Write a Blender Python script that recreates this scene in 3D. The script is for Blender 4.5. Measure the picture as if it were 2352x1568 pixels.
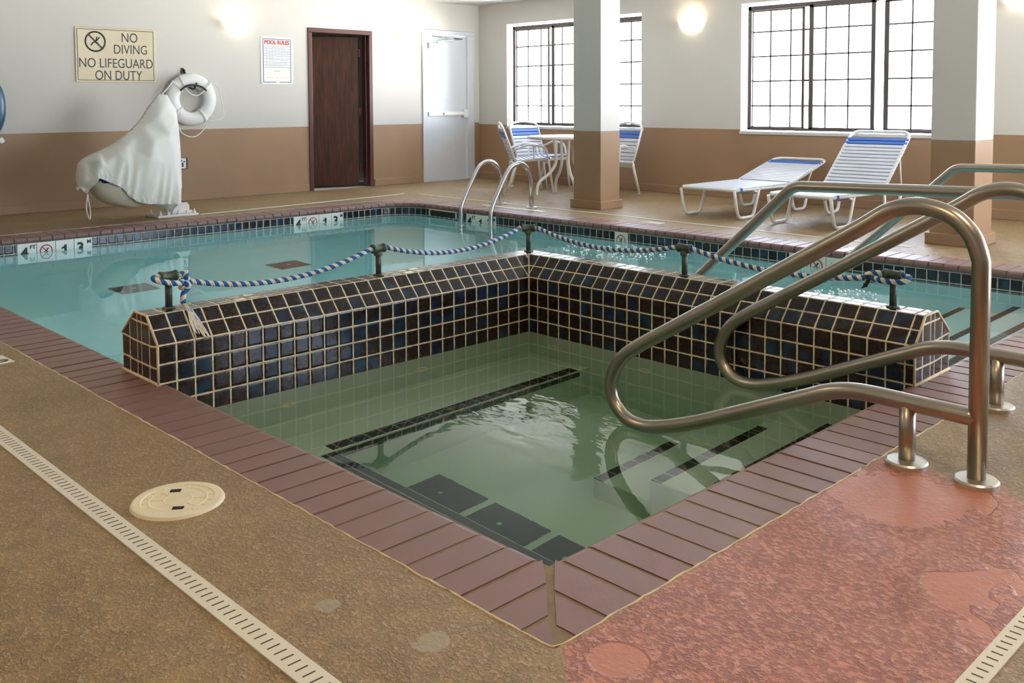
import bpy, bmesh, math, random
from mathutils import Vector, Matrix, Euler
random.seed(7)
PI = math.pi
scn = bpy.context.scene
for o in list(bpy.data.objects):
    bpy.data.objects.remove(o, do_unlink=True)
COL = scn.collection

# ------------------------------------------------------------------ camera
YAW, PITCH, ROLL, FPX, PPY = 0.79674822, 0.0554607, -0.0040529, 2193.24, 355.85
_f = Vector((math.cos(PITCH) * math.cos(YAW), math.cos(PITCH) * math.sin(YAW), -math.sin(PITCH)))
_r = Vector((math.sin(YAW), -math.cos(YAW), 0))
_u = _r.cross(_f)
_c, _s = math.cos(ROLL), math.sin(ROLL)
right, up = _c * _r + _s * _u, -_s * _r + _c * _u
cd = bpy.data.cameras.new('camera')
cam = bpy.data.objects.new('camera', cd)
COL.objects.link(cam)
cam.matrix_world = Matrix(((right.x, up.x, -_f.x, 0), (right.y, up.y, -_f.y, 0), (right.z, up.z, -_f.z, 1.12), (0, 0, 0, 1)))
cd.sensor_fit = 'HORIZONTAL'
cd.sensor_width = 36.0
cd.lens = 36.0 * FPX / 2352
cd.shift_y = -(784 - PPY) / 2352
cd.clip_start = 0.05
scn.camera = cam

# ------------------------------------------------------------------ world, light, exposure
scn.view_settings.view_transform = 'Standard'
scn.view_settings.look = 'None'
scn.view_settings.exposure = 0.95
scn.view_settings.gamma = 1.0
scn.view_settings.use_curve_mapping = False
scn.cycles.use_denoising = True
scn.cycles.max_bounces = 14
scn.cycles.diffuse_bounces = 6
scn.cycles.transmission_bounces = 12
scn.cycles.transparent_max_bounces = 16
scn.cycles.sample_clamp_indirect = 8.0
SKY = 7.0
w = bpy.data.worlds.new('sky')
scn.world = w
w.use_nodes = True
wn = w.node_tree
bg = wn.nodes['Background']
bg.inputs[1].default_value = SKY
tc = wn.nodes.new('ShaderNodeTexCoord')
sp = wn.nodes.new('ShaderNodeSeparateXYZ')
rp = wn.nodes.new('ShaderNodeValToRGB')
wn.links.new(tc.outputs['Generated'], sp.inputs[0])
mp = wn.nodes.new('ShaderNodeMapRange')
mp.inputs[1].default_value = -1.0
mp.inputs[2].default_value = 1.0
wn.links.new(sp.outputs[2], mp.inputs[0])
wn.links.new(mp.outputs[0], rp.inputs[0])
# bright sunlit ground below the horizon, hazy sky above it
rp.color_ramp.elements[0].color = (3.0, 2.98, 2.92, 1)
rp.color_ramp.elements[0].position = 0.485
rp.color_ramp.elements[1].color = (0.74, 0.86, 1.06, 1)
rp.color_ramp.elements[1].position = 0.515
wn.links.new(rp.outputs[0], bg.inputs[0])

# dimensions of the room (metres)
WX, BY, CH = 9.53, 10.44, 2.53          # window wall, back wall, ceiling
X0, Y0 = -2.2, -3.4                      # walls behind and to the right of the camera
WINDOWS = [(7.43, 9.85), (3.58, 6.0), (-0.27, 2.15)]      # along the window wall (Y range)
WINR = [(5.6, 9.2)]                           # along the right wall (X range)
WZ0, WZ1 = 0.77, 2.225
GZ0 = 0.10                               # the right wall has tall glazing

def portal(name, loc, rot, sx, sy):
    l = bpy.data.lights.new(name, 'AREA')
    l.shape = 'RECTANGLE'
    l.size, l.size_y = sx, sy
    l.cycles.is_portal = True
    o = bpy.data.objects.new(name, l)
    o.location, o.rotation_euler = loc, rot
    COL.objects.link(o)
for a, b in WINDOWS:
    portal('window_light', (WX + 0.22, (a + b) / 2, (WZ0 + WZ1) / 2), (0, PI / 2, 0), WZ1 - WZ0, b - a)
for a, b in WINR:
    portal('window_light', ((a + b) / 2, Y0 - 0.22, (GZ0 + WZ1) / 2), (PI / 2, 0, PI), b - a, WZ1 - GZ0)

# ------------------------------------------------------------------ node helpers
class NT:
    def __init__(s, name):
        s.m = bpy.data.materials.new(name)
        s.m.use_nodes = True
        s.t = s.m.node_tree
        s.b = s.t.nodes['Principled BSDF']
        s.out = s.t.nodes['Material Output']
    def n(s, typ, **k):
        nd = s.t.nodes.new('ShaderNode' + typ)
        for a, v in k.items():
            setattr(nd, a, v)
        return nd
    def put(s, sock, v):
        if isinstance(v, bpy.types.NodeSocket):
            s.t.links.new(v, sock)
        else:
            sock.default_value = v
    def math(s, op, a, b=0.0, c=0.0, clamp=False):
        nd = s.n('Math', operation=op, use_clamp=clamp)
        s.put(nd.inputs[0], a); s.put(nd.inputs[1], b); s.put(nd.inputs[2], c)
        return nd.outputs[0]
    def step(s, v, lo, hi):
        nd = s.n('MapRange', interpolation_type='SMOOTHSTEP')
        s.put(nd.inputs[0], v); s.put(nd.inputs[1], lo); s.put(nd.inputs[2], hi)
        return nd.outputs[0]
    def mix(s, f, a, b):
        nd = s.n('Mix', data_type='RGBA')
        s.put(nd.inputs[0], f)
        s.put(nd.inputs[6], a if isinstance(a, bpy.types.NodeSocket) else (*a, 1))
        s.put(nd.inputs[7], b if isinstance(b, bpy.types.NodeSocket) else (*b, 1))
        return nd.outputs[2]
    def coord(s, which='Object', scale=None):
        o = s.n('TexCoord').outputs[which]
        if scale is not None:
            mp = s.n('Mapping')
            s.t.links.new(o, mp.inputs[0])
            mp.inputs[3].default_value = scale if hasattr(scale, '__len__') else (scale,) * 3
            o = mp.outputs[0]
        return o
    def noise(s, vec, scale, detail=2.0, rough=0.5, dist=0.0):
        nd = s.n('TexNoise')
        s.put(nd.inputs['Vector'], vec)
        nd.inputs['Scale'].default_value = scale
        nd.inputs['Detail'].default_value = detail
        nd.inputs['Roughness'].default_value = rough
        nd.inputs['Distortion'].default_value = dist
        return nd.outputs['Fac']
    def bump(s, h, strength=0.3, dist=0.01):
        nd = s.n('Bump')
        s.put(nd.inputs['Height'], h)
        s.put(nd.inputs['Strength'], strength)
        nd.inputs['Distance'].default_value = dist
        return nd.outputs[0]
    def base(s, color=None, rough=None, metal=None, normal=None, spec=None, coat=None):
        if color is not None:
            s.put(s.b.inputs['Base Color'], color if isinstance(color, bpy.types.NodeSocket) else (*color, 1))
        if rough is not None: s.put(s.b.inputs['Roughness'], rough)
        if metal is not None: s.put(s.b.inputs['Metallic'], metal)
        if normal is not None: s.put(s.b.inputs['Normal'], normal)
        if spec is not None: s.put(s.b.inputs['Specular IOR Level'], spec)
        if coat is not None: s.put(s.b.inputs['Coat Weight'], coat)
        return s.m

def simple(name, color, rough=0.5, metal=0.0, var=0.08, scale=9.0, bs=0.0, bscale=60.0, spec=0.5):
    t = NT(name)
    co = t.coord()
    nz = t.noise(co, scale, 3)
    c0 = tuple(max(0, c * (1 - var)) for c in color)
    c1 = tuple(min(1, c * (1 + var)) for c in color)
    t.base(t.mix(nz, c0, c1), rough, metal, spec=spec)
    if bs:
        t.base(normal=t.bump(t.noise(co, bscale, 2), bs, 0.004))
    return t.m

M = {}
M['white_plastic'] = simple('white_plastic', (0.80, 0.80, 0.78), 0.35, var=0.04)
M['white_metal'] = simple('white_enamel', (0.80, 0.80, 0.77), 0.3, var=0.04)
M['strap_white'] = simple('white_vinyl_strap', (0.56, 0.59, 0.66), 0.35, var=0.05)
M['strap_blue'] = simple('blue_vinyl_strap', (0.035, 0.14, 0.52), 0.35, var=0.1)
M['dark'] = simple('dark_rubber_and_shade', (0.012, 0.012, 0.012), 0.5, var=0.2)
M['black_drain'] = simple('black_drain_plastic', (0.006, 0.008, 0.008), 0.6, var=0.2)
M['brown_drain'] = simple('brown_drain_plastic', (0.055, 0.03, 0.022), 0.6, var=0.2)
M['cream_plastic'] = simple('cream_plastic', (0.84, 0.77, 0.58), 0.4, var=0.07, scale=14)
M['drain_white'] = simple('white_drain_channel', (0.74, 0.72, 0.64), 0.45, var=0.06, scale=20)
M['caulk'] = simple('cream_sealant', (0.70, 0.60, 0.43), 0.9, var=0.25, scale=20, spec=0.05)
M['verdigris'] = simple('tarnished_bronze', (0.075, 0.105, 0.078), 0.45, 0.3, var=0.6, scale=28, bs=0.2)
M['rope_white'] = simple('white_rope_strand', (0.82, 0.76, 0.68), 0.8, var=0.1)
M['rope_blue'] = simple('blue_rope_strand', (0.012, 0.125, 0.38), 0.7, var=0.15)
M['wall_white'] = simple('white_wall_paint', (0.595, 0.58, 0.54), 0.6, var=0.02, scale=2, bs=0.12, bscale=45, spec=0.3)
M['wall_tan'] = simple('tan_wall_paint', (0.335, 0.210, 0.120), 0.5, var=0.16, scale=1.8, bs=0.18, bscale=40, spec=0.4)
M['ceiling'] = simple('white_ceiling_paint', (0.62, 0.62, 0.61), 0.7, var=0.02)
M['door_white'] = simple('white_door_paint', (0.60, 0.63, 0.66), 0.35, var=0.03)
M['frame_dark'] = simple('bronze_window_frame', (0.10, 0.09, 0.09), 0.4, 0.3, var=0.15)
M['wood_frame'] = simple('brown_door_frame_paint', (0.10, 0.035, 0.03), 0.3, var=0.15)
M['ring_white'] = simple('white_foam_vinyl', (0.78, 0.79, 0.78), 0.45, var=0.04)
M['cloth'] = simple('white_cover_cloth', (0.82, 0.81, 0.75), 0.6, var=0.04, bs=0.05, bscale=200)
M['seat_shell'] = simple('beige_seat_shell', (0.66, 0.62, 0.50), 0.35, var=0.04)
M['navy'] = simple('navy_cushion', (0.01, 0.025, 0.14), 0.5, var=0.15)
M['sign_gold'] = simple('pale_gold_sign', (0.50, 0.44, 0.31), 0.42, 0.15, var=0.12, scale=4)
M['ink_black'] = simple('black_lettering', (0.02, 0.02, 0.02), 0.5)
M['ink_red'] = simple('red_lettering', (0.50, 0.03, 0.025), 0.5)
M['ink_blue'] = simple('blue_border_ink', (0.04, 0.13, 0.32), 0.5)
M['ink_grey'] = simple('grey_print', (0.35, 0.37, 0.42), 0.6)
M['sign_white'] = simple('white_sign_board', (0.82, 0.82, 0.76), 0.35, var=0.03)
M['marker_white'] = simple('white_ceramic_marker', (0.82, 0.82, 0.76), 0.25, var=0.03)
M['blue_vinyl'] = simple('blue_gloss_vinyl', (0.02, 0.10, 0.20), 0.3, var=0.3)
M['steel_dull'] = simple('satin_steel_flange', (0.62, 0.60, 0.55), 0.33, 0.9, var=0.12, scale=30)
M['chrome'] = simple('polished_steel', (0.62, 0.63, 0.65), 0.2, 1.0, var=0.05)
M['closet'] = simple('dim_corridor_paint', (0.55, 0.54, 0.5), 0.7)
M['concrete_out'] = simple('pale_concrete', (0.6, 0.6, 0.58), 0.8)
M['leaf'] = simple('pale_leaf', (0.30, 0.34, 0.28), 0.7, var=0.3)

def steel():
    t = NT('brushed_stainless_steel')
    co = t.coord()
    n1 = t.noise(co, 18, 4, 0.6)
    n2 = t.noise(co, 3.0, 2)
    spots = t.step(t.noise(co, 70, 3, 0.7), 0.73, 0.79)
    col = t.mix(n2, (0.40, 0.355, 0.295), (0.48, 0.435, 0.37))
    col = t.mix(t.math('MULTIPLY', spots, 0.5), col, (0.16, 0.11, 0.07))
    t.base(col, t.math('ADD', t.math('MULTIPLY', n1, 0.12), 0.25), 1.0)
    return t.m
M['steel'] = steel()

def wood():
    t = NT('dark_red_brown_wood')
    co = t.coord('Object', (9, 9, 0.8))
    n1 = t.noise(co, 3.0, 5, 0.6, 1.0)
    n2 = t.noise(t.coord('Object', (40, 40, 1.2)), 3, 3)
    f = t.math('ADD', t.math('MULTIPLY', n1, 0.7), t.math('MULTIPLY', n2, 0.3))
    col = t.mix(t.step(f, 0.3, 0.75), (0.035, 0.0095, 0.004), (0.125, 0.036, 0.013))
    t.base(col, 0.42, normal=t.bump(f, 0.05, 0.003), spec=0.35)
    return t.m
M['wood'] = wood()

def tile(name, hue=0.5, grout=(0.76, 0.66, 0.46)):
    t = NT(name)
    uv = t.n('TexCoord').outputs['UV']
    sx = t.n('SeparateXYZ'); t.put(sx.inputs[0], uv)
    fr = [t.math('FRACT', sx.outputs[i]) for i in (0, 1)]
    fl = t.n('VectorMath', operation='FLOOR'); t.put(fl.inputs[0], uv)
    wnz = t.n('TexWhiteNoise', noise_dimensions='3D'); t.put(wnz.inputs['Vector'], fl.outputs[0])
    wsep = t.n('SeparateColor'); t.put(wsep.inputs[0], wnz.outputs['Color'])
    r1, r2, r3 = wsep.outputs[0], wsep.outputs[1], wsep.outputs[2]
    co = t.coord()
    wob = t.math('MULTIPLY', t.math('SUBTRACT', t.noise(co, 45, 2), 0.5), 0.05)
    ed = [t.math('MINIMUM', f, t.math('SUBTRACT', 1.0, f)) for f in fr]
    e = t.math('ADD', t.math('MINIMUM', ed[0], ed[1]), wob)
    face = t.step(e, 0.035, 0.055)
    pillow = t.step(e, 0.03, 0.16)
    # per-tile offset of the glaze mottling
    off = t.n('VectorMath', operation='MULTIPLY_ADD')
    t.put(off.inputs[0], wnz.outputs['Color']); off.inputs[1].default_value = (9, 9, 9); t.put(off.inputs[2], co)
    n1 = t.noise(off.outputs[0], 13, 2, 0.5, 0.0)
    n2 = t.noise(off.outputs[0], 60, 4, 0.75, 0.0)
    brown = t.mix(t.step(n2, 0.35, 0.7), (0.010, 0.007, 0.007), (0.050, 0.024, 0.016))
    blue = t.mix(t.step(n1, 0.35, 0.75), (0.006, 0.010, 0.022), (0.016, 0.046, 0.10))
    k = t.step(t.math('ADD', t.math('MULTIPLY', r1, 0.42), t.math('MULTIPLY', n1, 0.95)), 0.80 - hue * 0.35, 1.12 - hue * 0.35)
    glaze = t.mix(k, brown, blue)
    glaze = t.mix(t.math('MULTIPLY', t.math('SUBTRACT', 1.0, r2), 0.35), glaze, (0.004, 0.004, 0.006))
    gcol = t.mix(t.noise(co, 30, 3), tuple(c * 0.85 for c in grout), tuple(min(1, c * 1.1) for c in grout))
    t.base(t.mix(face, gcol, glaze), t.math('SUBTRACT', 0.75, t.math('MULTIPLY', face, 0.60)),
           normal=t.bump(t.math('ADD', pillow, t.math('MULTIPLY', n1, 0.12)), 0.35, 0.004))
    return t.m
M['tile'] = tile('glazed_dark_spa_tile', 0.50)
M['tile_pool'] = tile('glazed_blue_pool_tile', 0.75, (0.50, 0.50, 0.44))

def brick():
    t = NT('red_brown_coping_brick')
    co = t.coord()
    isl = t.n('NewGeometry').outputs['Random Per Island']
    n1 = t.noise(co, 14, 4, 0.65)
    n2 = t.noise(co, 120, 2)
    c = t.mix(n1, (0.145, 0.050, 0.040), (0.245, 0.100, 0.085))
    c = t.mix(t.math('MULTIPLY', isl, 0.45), c, (0.165, 0.074, 0.060))
    t.base(c, t.math('ADD', 0.44, t.math('MULTIPLY', n1, 0.2)), normal=t.bump(t.math('ADD', n2, n1), 0.12, 0.004), spec=0.8, coat=1.0)
    t.b.inputs['Coat Roughness'].default_value = 0.54
    return t.m
M['brick'] = brick()
M['grout'] = simple('grey_brown_grout', (0.235, 0.19, 0.13), 0.8, var=0.3, scale=30, bs=0.3)

def plaster(name, col):
    return simple(name, col, 0.7, var=0.06, scale=5, spec=0.2)
M['plaster_pool'] = plaster('pale_pool_plaster', (0.92, 0.95, 0.94))
M['plaster_spa'] = plaster('pale_spa_plaster', (0.66, 0.70, 0.58))

def water(name, absorb, density, wave, wscale, calm=None, stretch=(1.0, 1.0), dist=0.01):
    t = NT(name)
    t.t.nodes.remove(t.b)
    g = t.n('BsdfGlass')
    g.inputs['Roughness'].default_value = 0.0
    g.inputs['IOR'].default_value = 1.33
    co = t.coord()
    mp = t.n('Mapping'); t.put(mp.inputs[0], co)
    mp.inputs[2].default_value = (0, 0, -PI / 4)       # wave crests run across the line of the pool's diagonal
    mp.inputs[3].default_value = (stretch[0], stretch[1], 1)
    h = t.math('ADD', t.noise(mp.outputs[0], wscale, 1.0, 0.4, 0.3), t.math('MULTIPLY', t.noise(mp.outputs[0], wscale * 3.6, 1.0, 0.4, 0.3), 0.24))
    st = wave
    if calm:
        (px, py, r0, r1), lo = calm
        v = t.n('VectorMath', operation='DISTANCE'); t.put(v.inputs[0], co); v.inputs[1].default_value = (px, py, -0.14)
        st = t.math('MULTIPLY', t.math('ADD', lo, t.math('MULTIPLY', t.math('SUBTRACT', 1.0, t.step(v.outputs['Value'], r0, r1)), 1 - lo)), wave)
    t.put(g.inputs['Normal'], t.bump(h, st, dist))
    t.t.links.new(g.outputs[0], t.out.inputs['Surface'])
    v = t.n('VolumeAbsorption')
    v.inputs['Color'].default_value = (*absorb, 1)
    v.inputs['Density'].default_value = density
    t.t.links.new(v.outputs[0], t.out.inputs['Volume'])
    return t.m
M['water_pool'] = water('turquoise_pool_water', (0.05, 0.93, 0.96), 0.27, 0.05, 5)
M['water_spa'] = water('green_spa_water', (0.25, 0.80, 0.60), 0.45, 0.22, 8, ((2.75, 2.50, 0.10, 0.62), 0.12), (1.7, 0.8))

def glass():
    m = bpy.data.materials.new('clear_window_glass')
    m.use_nodes = True
    t = m.node_tree
    t.nodes.remove(t.nodes['Principled BSDF'])
    tr = t.nodes.new('ShaderNodeBsdfTransparent')
    gl = t.nodes.new('ShaderNodeBsdfGlossy'); gl.inputs['Roughness'].default_value = 0.02
    fr = t.nodes.new('ShaderNodeFresnel'); fr.inputs[0].default_value = 1.3
    mx = t.nodes.new('ShaderNodeMixShader')
    t.links.new(fr.outputs[0], mx.inputs[0]); t.links.new(tr.outputs[0], mx.inputs[1]); t.links.new(gl.outputs[0], mx.inputs[2])
    t.links.new(mx.outputs[0], t.nodes['Material Output'].inputs['Surface'])
    return m
M['glass'] = glass()

def emit(name, col, strength):
    t = NT(name)
    t.base((0.85, 0.83, 0.78), 0.4)
    t.b.inputs['Emission Color'].default_value = (*col, 1)
    t.b.inputs['Emission Strength'].default_value = strength
    return t.m
M['slot'] = simple('painted_slot_shade', (0.075, 0.06, 0.045), 0.7)  # dark colour painted in for the shade inside the drain slots
M['lamp'] = emit('glowing_lamp_glass', (1.0, 0.88, 0.66), 2.2)
M['lamp_fill'] = emit('glowing_fill_lens', (1.0, 0.76, 0.46), 46.0)

def deck():
    t = NT('textured_deck_coating')
    co = t.coord()
    sx = t.n('SeparateXYZ'); t.put(sx.inputs[0], co)
    X, Y = sx.outputs[0], sx.outputs[1]
    nbig = t.noise(co, 1.3, 4, 0.6)
    nmid = t.noise(co, 7, 4, 0.6)
    # knock-down texture: flattened flakes
    mpd = t.n('Mapping'); t.put(mpd.inputs[0], co); mpd.inputs[2].default_value = (0, 0, -PI / 4); mpd.inputs[3].default_value = (1.3, 0.85, 1.0)
    cs = mpd.outputs[0]
    na = t.noise(cs, 58, 4, 0.62, 0.4)
    nb = t.noise(cs, 150, 2, 0.5, 0.5)
    flake = t.step(na, 0.44, 0.56)
    wob = t.math('MULTIPLY', t.math('SUBTRACT', t.noise(co, 9, 4, 0.65), 0.5), 0.20)
    wob2 = t.math('MULTIPLY', t.math('SUBTRACT', t.noise(co, 30, 3, 0.6), 0.5), 0.03)
    # red repainted area beside the spa handrail
    def ge(v, at, soft=0.006):
        return t.step(v, at - soft, at + soft)
    d1 = ge(t.math('ADD', t.math('SUBTRACT', X, Y), wob2), 0.113)
    d2 = ge(Y, 0.640)
    d3 = t.math('SUBTRACT', 1.0, t.step(t.math('ADD', t.math('ADD', X, t.math('MULTIPLY', Y, -0.1)), wob), 2.74, 2.80))
    d4 = t.math('SUBTRACT', 1.0, ge(Y, 1.292))
    red = t.math('MULTIPLY', t.math('MULTIPLY', d1, d2), t.math('MULTIPLY', d3, d4))
    # smooth trowelled patches
    def disc(px, py, r, amp=0.5):
        v = t.n('VectorMath', operation='DISTANCE')
        t.put(v.inputs[0], co); v.inputs[1].default_value = (px, py, 0)
        return t.math('SUBTRACT', 1.0, t.step(t.math('ADD', v.outputs['Value'], t.math('MULTIPLY', wob, amp)), r - 0.004, r + 0.004))
    patch = t.step(t.noise(co, 3.1, 3, 0.55, 0.6), 0.625, 0.640)
    patch = t.math('MAXIMUM', t.math('MULTIPLY', patch, red), disc(1.452, 1.185, 0.062, 0.08))
    patch = t.math('MAXIMUM', patch, t.math('MULTIPLY', disc(2.62, 1.12, 0.19, 1.2), 1.0))
    scrape = t.math('MAXIMUM', disc(1.153, 1.771, 0.030, 0.35), disc(1.240, 1.500, 0.042, 0.45))
    scrape = t.math('MAXIMUM', scrape, disc(0.867, 2.43, 0.011, 0.2))
    fine = t.step(nb, 0.35, 0.65)
    tan = t.mix(t.step(nbig, 0.3, 0.7), (0.255, 0.162, 0.062), (0.390, 0.268, 0.120))
    tan = t.mix(t.math('MULTIPLY', nmid, 0.45), tan, (0.335, 0.218, 0.094))
    tan = t.mix(t.math('MULTIPLY', t.math('MULTIPLY', flake, fine), 0.55), tan, (0.55, 0.40, 0.215))
    tan = t.mix(t.math('MULTIPLY', t.math('SUBTRACT', 1.0, fine), 0.35), tan, (0.15, 0.085, 0.03))
    rd = t.mix(flake, (0.32, 0.074, 0.027), (0.60, 0.225, 0.125))
    rd = t.mix(t.math('MULTIPLY', t.step(nmid, 0.4, 0.7), 0.35), rd, (0.58, 0.24, 0.15))
    rd = t.mix(t.math('MULTIPLY', t.math('SUBTRACT', 1.0, fine), 0.30), rd, (0.27, 0.06, 0.025))
    rd = t.mix(patch, rd, t.mix(nmid, (0.45, 0.145, 0.075), (0.54, 0.205, 0.125)))
    col = t.mix(red, tan, rd)
    col = t.mix(scrape, col, t.mix(t.noise(co, 60, 4, 0.7), (0.28, 0.23, 0.15), (0.44, 0.38, 0.27)))
    keep = t.math('SUBTRACT', 1.0, t.math('MULTIPLY', t.math('MAXIMUM', patch, scrape), 0.75))
    keep = t.math('MULTIPLY', keep, t.math('ADD', 0.35, t.math('MULTIPLY', t.step(t.noise(co, 13, 3, 0.6, 0.4), 0.40, 0.62), 0.65)))
    h = t.math('MULTIPLY', t.math('ADD', flake, t.math('MULTIPLY', nb, 1.1)), keep)
    h = t.math('SUBTRACT', h, t.math('MULTIPLY', patch, 0.6))
    rough = t.math('SUBTRACT', t.math('ADD', 0.46, t.math('MULTIPLY', nmid, 0.14)), t.math('MULTIPLY', red, 0.17))
    t.base(col, rough, normal=t.bump(h, 0.85, 0.006), spec=0.5, coat=0.6)
    t.b.inputs['Coat Roughness'].default_value = 0.55
    return t.m
M['deck'] = deck()

# ------------------------------------------------------------------ mesh helpers
class MB:
    def __init__(s):
        s.v, s.f, s.uv, s.mi, s.sm = [], [], [], [], []
    def face(s, pts, uv=None, mi=0, smooth=False):
        n = len(s.v)
        s.v += [tuple(p) for p in pts]
        s.f.append(list(range(n, n + len(pts))))
        s.uv.append(uv); s.mi.append(mi); s.sm.append(smooth)
    def idx(s, pts):
        n = len(s.v)
        s.v += [tuple(p) for p in pts]
        return list(range(n, n + len(pts)))
    def fi(s, ids, mi=0, smooth=True, uv=None):
        s.f.append(list(ids)); s.uv.append(uv); s.mi.append(mi); s.sm.append(smooth)
    def box(s, c, d, rot=None, mi=0):
        hx, hy, hz = d[0] / 2, d[1] / 2, d[2] / 2
        P = [Vector((x * hx, y * hy, z * hz)) for x in (-1, 1) for y in (-1, 1) for z in (-1, 1)]
        if rot is not None:
            R = rot if isinstance(rot, Matrix) else Euler(rot).to_matrix()
            P = [R @ p for p in P]
        c = Vector(c)
        k = s.idx([p + c for p in P])
        for q in ((0, 1, 3, 2), (4, 6, 7, 5), (0, 4, 5, 1), (2, 3, 7, 6), (0, 2, 6, 4), (1, 5, 7, 3)):
            s.fi([k[i] for i in q], mi, False)
        return s
    def box2(s, a, b, mi=0):
        return s.box([(a[i] + b[i]) / 2 for i in range(3)], [abs(b[i] - a[i]) for i in range(3)], None, mi)
    def tube(s, path, r, seg=12, closed=False, mi=0, caps=True):
        P = [Vector(p) for p in path]
        n = len(P)
        rad = r if hasattr(r, '__len__') else [r] * n
        T = []
        for i in range(n):
            a = P[(i - 1) % n] if closed or i > 0 else P[0]
            b = P[(i + 1) % n] if closed or i < n - 1 else P[-1]
            d = b - a
            T.append(d.normalized() if d.length > 1e-9 else Vector((0, 0, 1)))
        ref = Vector((0, 0, 1)) if abs(T[0].z) < 0.9 else Vector((1, 0, 0))
        N = (ref - T[0] * ref.dot(T[0])).normalized()
        rings = []
        for i in range(n):
            N = N - T[i] * N.dot(T[i])
            N = N.normalized() if N.length > 1e-6 else T[i].orthogonal().normalized()
            B = T[i].cross(N)
            rings.append(s.idx([P[i] + (N * math.cos(2 * PI * k / seg) + B * math.sin(2 * PI * k / seg)) * rad[i] for k in range(seg)]))
        for i in range(n if closed else n - 1):
            a, b = rings[i], rings[(i + 1) % n]
            for k in range(seg):
                s.fi((a[k], a[(k + 1) % seg], b[(k + 1) % seg], b[k]), mi)
        if caps and not closed:
            s.fi(rings[0][::-1], mi, False)
            s.fi(rings[-1], mi, False)
        return s
    def lathe(s, prof, seg=32, c=(0, 0, 0), R=None, mi=0, a0=0.0, a1=2 * PI):
        c = Vector(c)
        full = abs(a1 - a0 - 2 * PI) < 1e-6
        m = seg if full else seg + 1
        rings = []
        for r, z in prof:
            ring = []
            for k in range(m):
                a = a0 + (a1 - a0) * k / seg
                p = Vector((r * math.cos(a), r * math.sin(a), z))
                if R is not None: p = R @ p
                ring.append(p + c)
            rings.append(s.idx(ring))
        for i in range(len(prof) - 1):
            for k in range(seg):
                k2 = (k + 1) % m
                s.fi((rings[i][k], rings[i][k2], rings[i + 1][k2], rings[i + 1][k]), mi)
        return s
    def build(s, name, mats, parent=None, bevel=0.0, bseg=2, weld=False, solid=0.0, sub=0, auto=None):
        me = bpy.data.meshes.new(name)
        me.from_pydata(s.v, [], s.f)
        if not isinstance(mats, (list, tuple)):
            mats = [mats]
        for m in mats:
            me.materials.append(M[m] if isinstance(m, str) else m)
        me.polygons.foreach_set('material_index', s.mi)
        me.polygons.foreach_set('use_smooth', s.sm)
        if any(u is not None for u in s.uv):
            L = me.uv_layers.new(name='UVMap')
            for p, u in zip(me.polygons, s.uv):
                if u is not None:
                    for li, q in zip(p.loop_indices, u):
                        L.data[li].uv = q
        if weld:
            bm = bmesh.new(); bm.from_mesh(me)
            bmesh.ops.remove_doubles(bm, verts=bm.verts, dist=1e-5)
            bmesh.ops.recalc_face_normals(bm, faces=bm.faces)
            bm.to_mesh(me); bm.free()
        o = bpy.data.objects.new(name, me)
        COL.objects.link(o)
        if parent is not None:
            o.parent = parent
        if solid:
            md = o.modifiers.new('thickness', 'SOLIDIFY'); md.thickness = solid; md.offset = 0
        if bevel:
            md = o.modifiers.new('soft_edges', 'BEVEL'); md.width = bevel; md.segments = bseg; md.limit_method = 'ANGLE'
        if sub:
            md = o.modifiers.new('smooth', 'SUBSURF'); md.levels = sub; md.render_levels = sub
        return o

def tag(o, label, cat, group=None):
    o['label'] = label; o['category'] = cat
    if group: o['group'] = group
    return o
def struct(o):
    o['kind'] = 'structure'
    return o
def thing(name, label, cat, loc=(0, 0, 0), rz=0.0, group=None):
    o = bpy.data.objects.new(name, None)
    o.empty_display_size = 0.1
    o.location = loc; o.rotation_euler = (0, 0, rz)
    COL.objects.link(o)
    return tag(o, label, cat, group)
def dup(root, loc, rz=None, label=None):
    r = root.copy(); COL.objects.link(r)
    r.location = loc
    if rz is not None: r.rotation_euler = (0, 0, rz)
    if label: r['label'] = label
    for ch in list(root.children):
        c = ch.copy(); COL.objects.link(c); c.parent = r
        for g in list(ch.children):
            d = g.copy(); COL.objects.link(d); d.parent = c
    return r

def fillet(pts, r, n=6):
    P = [Vector(p) for p in pts]
    rr = r if hasattr(r, '__len__') else [r] * len(P)
    out = [P[0]]
    for i in range(1, len(P) - 1):
        a, b, c = P[i - 1], P[i], P[i + 1]
        u, v = (a - b), (c - b)
        ang = u.angle(v)
        if ang > PI - 0.02 or rr[i] <= 0:
            out.append(b); continue
        t = min(rr[i] / math.tan(ang / 2), u.length * 0.49, v.length * 0.49)
        rad = t * math.tan(ang / 2)
        bis = (u.normalized() + v.normalized()).normalized()
        cen = b + bis * (rad / math.sin(ang / 2))
        p0, p1 = b + u.normalized() * t, b + v.normalized() * t
        d0, d1 = p0 - cen, p1 - cen
        tot = d0.angle(d1)
        for k in range(n + 1):
            f = k / n
            s0 = math.sin((1 - f) * tot) / math.sin(tot)
            s1 = math.sin(f * tot) / math.sin(tot)
            out.append(cen + d0 * s0 + d1 * s1)
    out.append(P[-1])
    return out

def catmull(pts, n=8, closed=False):
    P = [Vector(p) for p in pts]
    m = len(P)
    out = []
    for i in range(m if closed else m - 1):
        if closed:
            a, b, c, d = P[(i - 1) % m], P[i], P[(i + 1) % m], P[(i + 2) % m]
        else:
            a, b, c, d = P[max(i - 1, 0)], P[i], P[i + 1], P[min(i + 2, m - 1)]
        for k in range(n):
            t = k / n
            out.append(0.5 * ((2 * b) + (c - a) * t + (2 * a - 5 * b + 4 * c - d) * t * t + (3 * b - a - 3 * c + d) * t ** 3))
    if not closed: out.append(P[-1])
    return out

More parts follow.
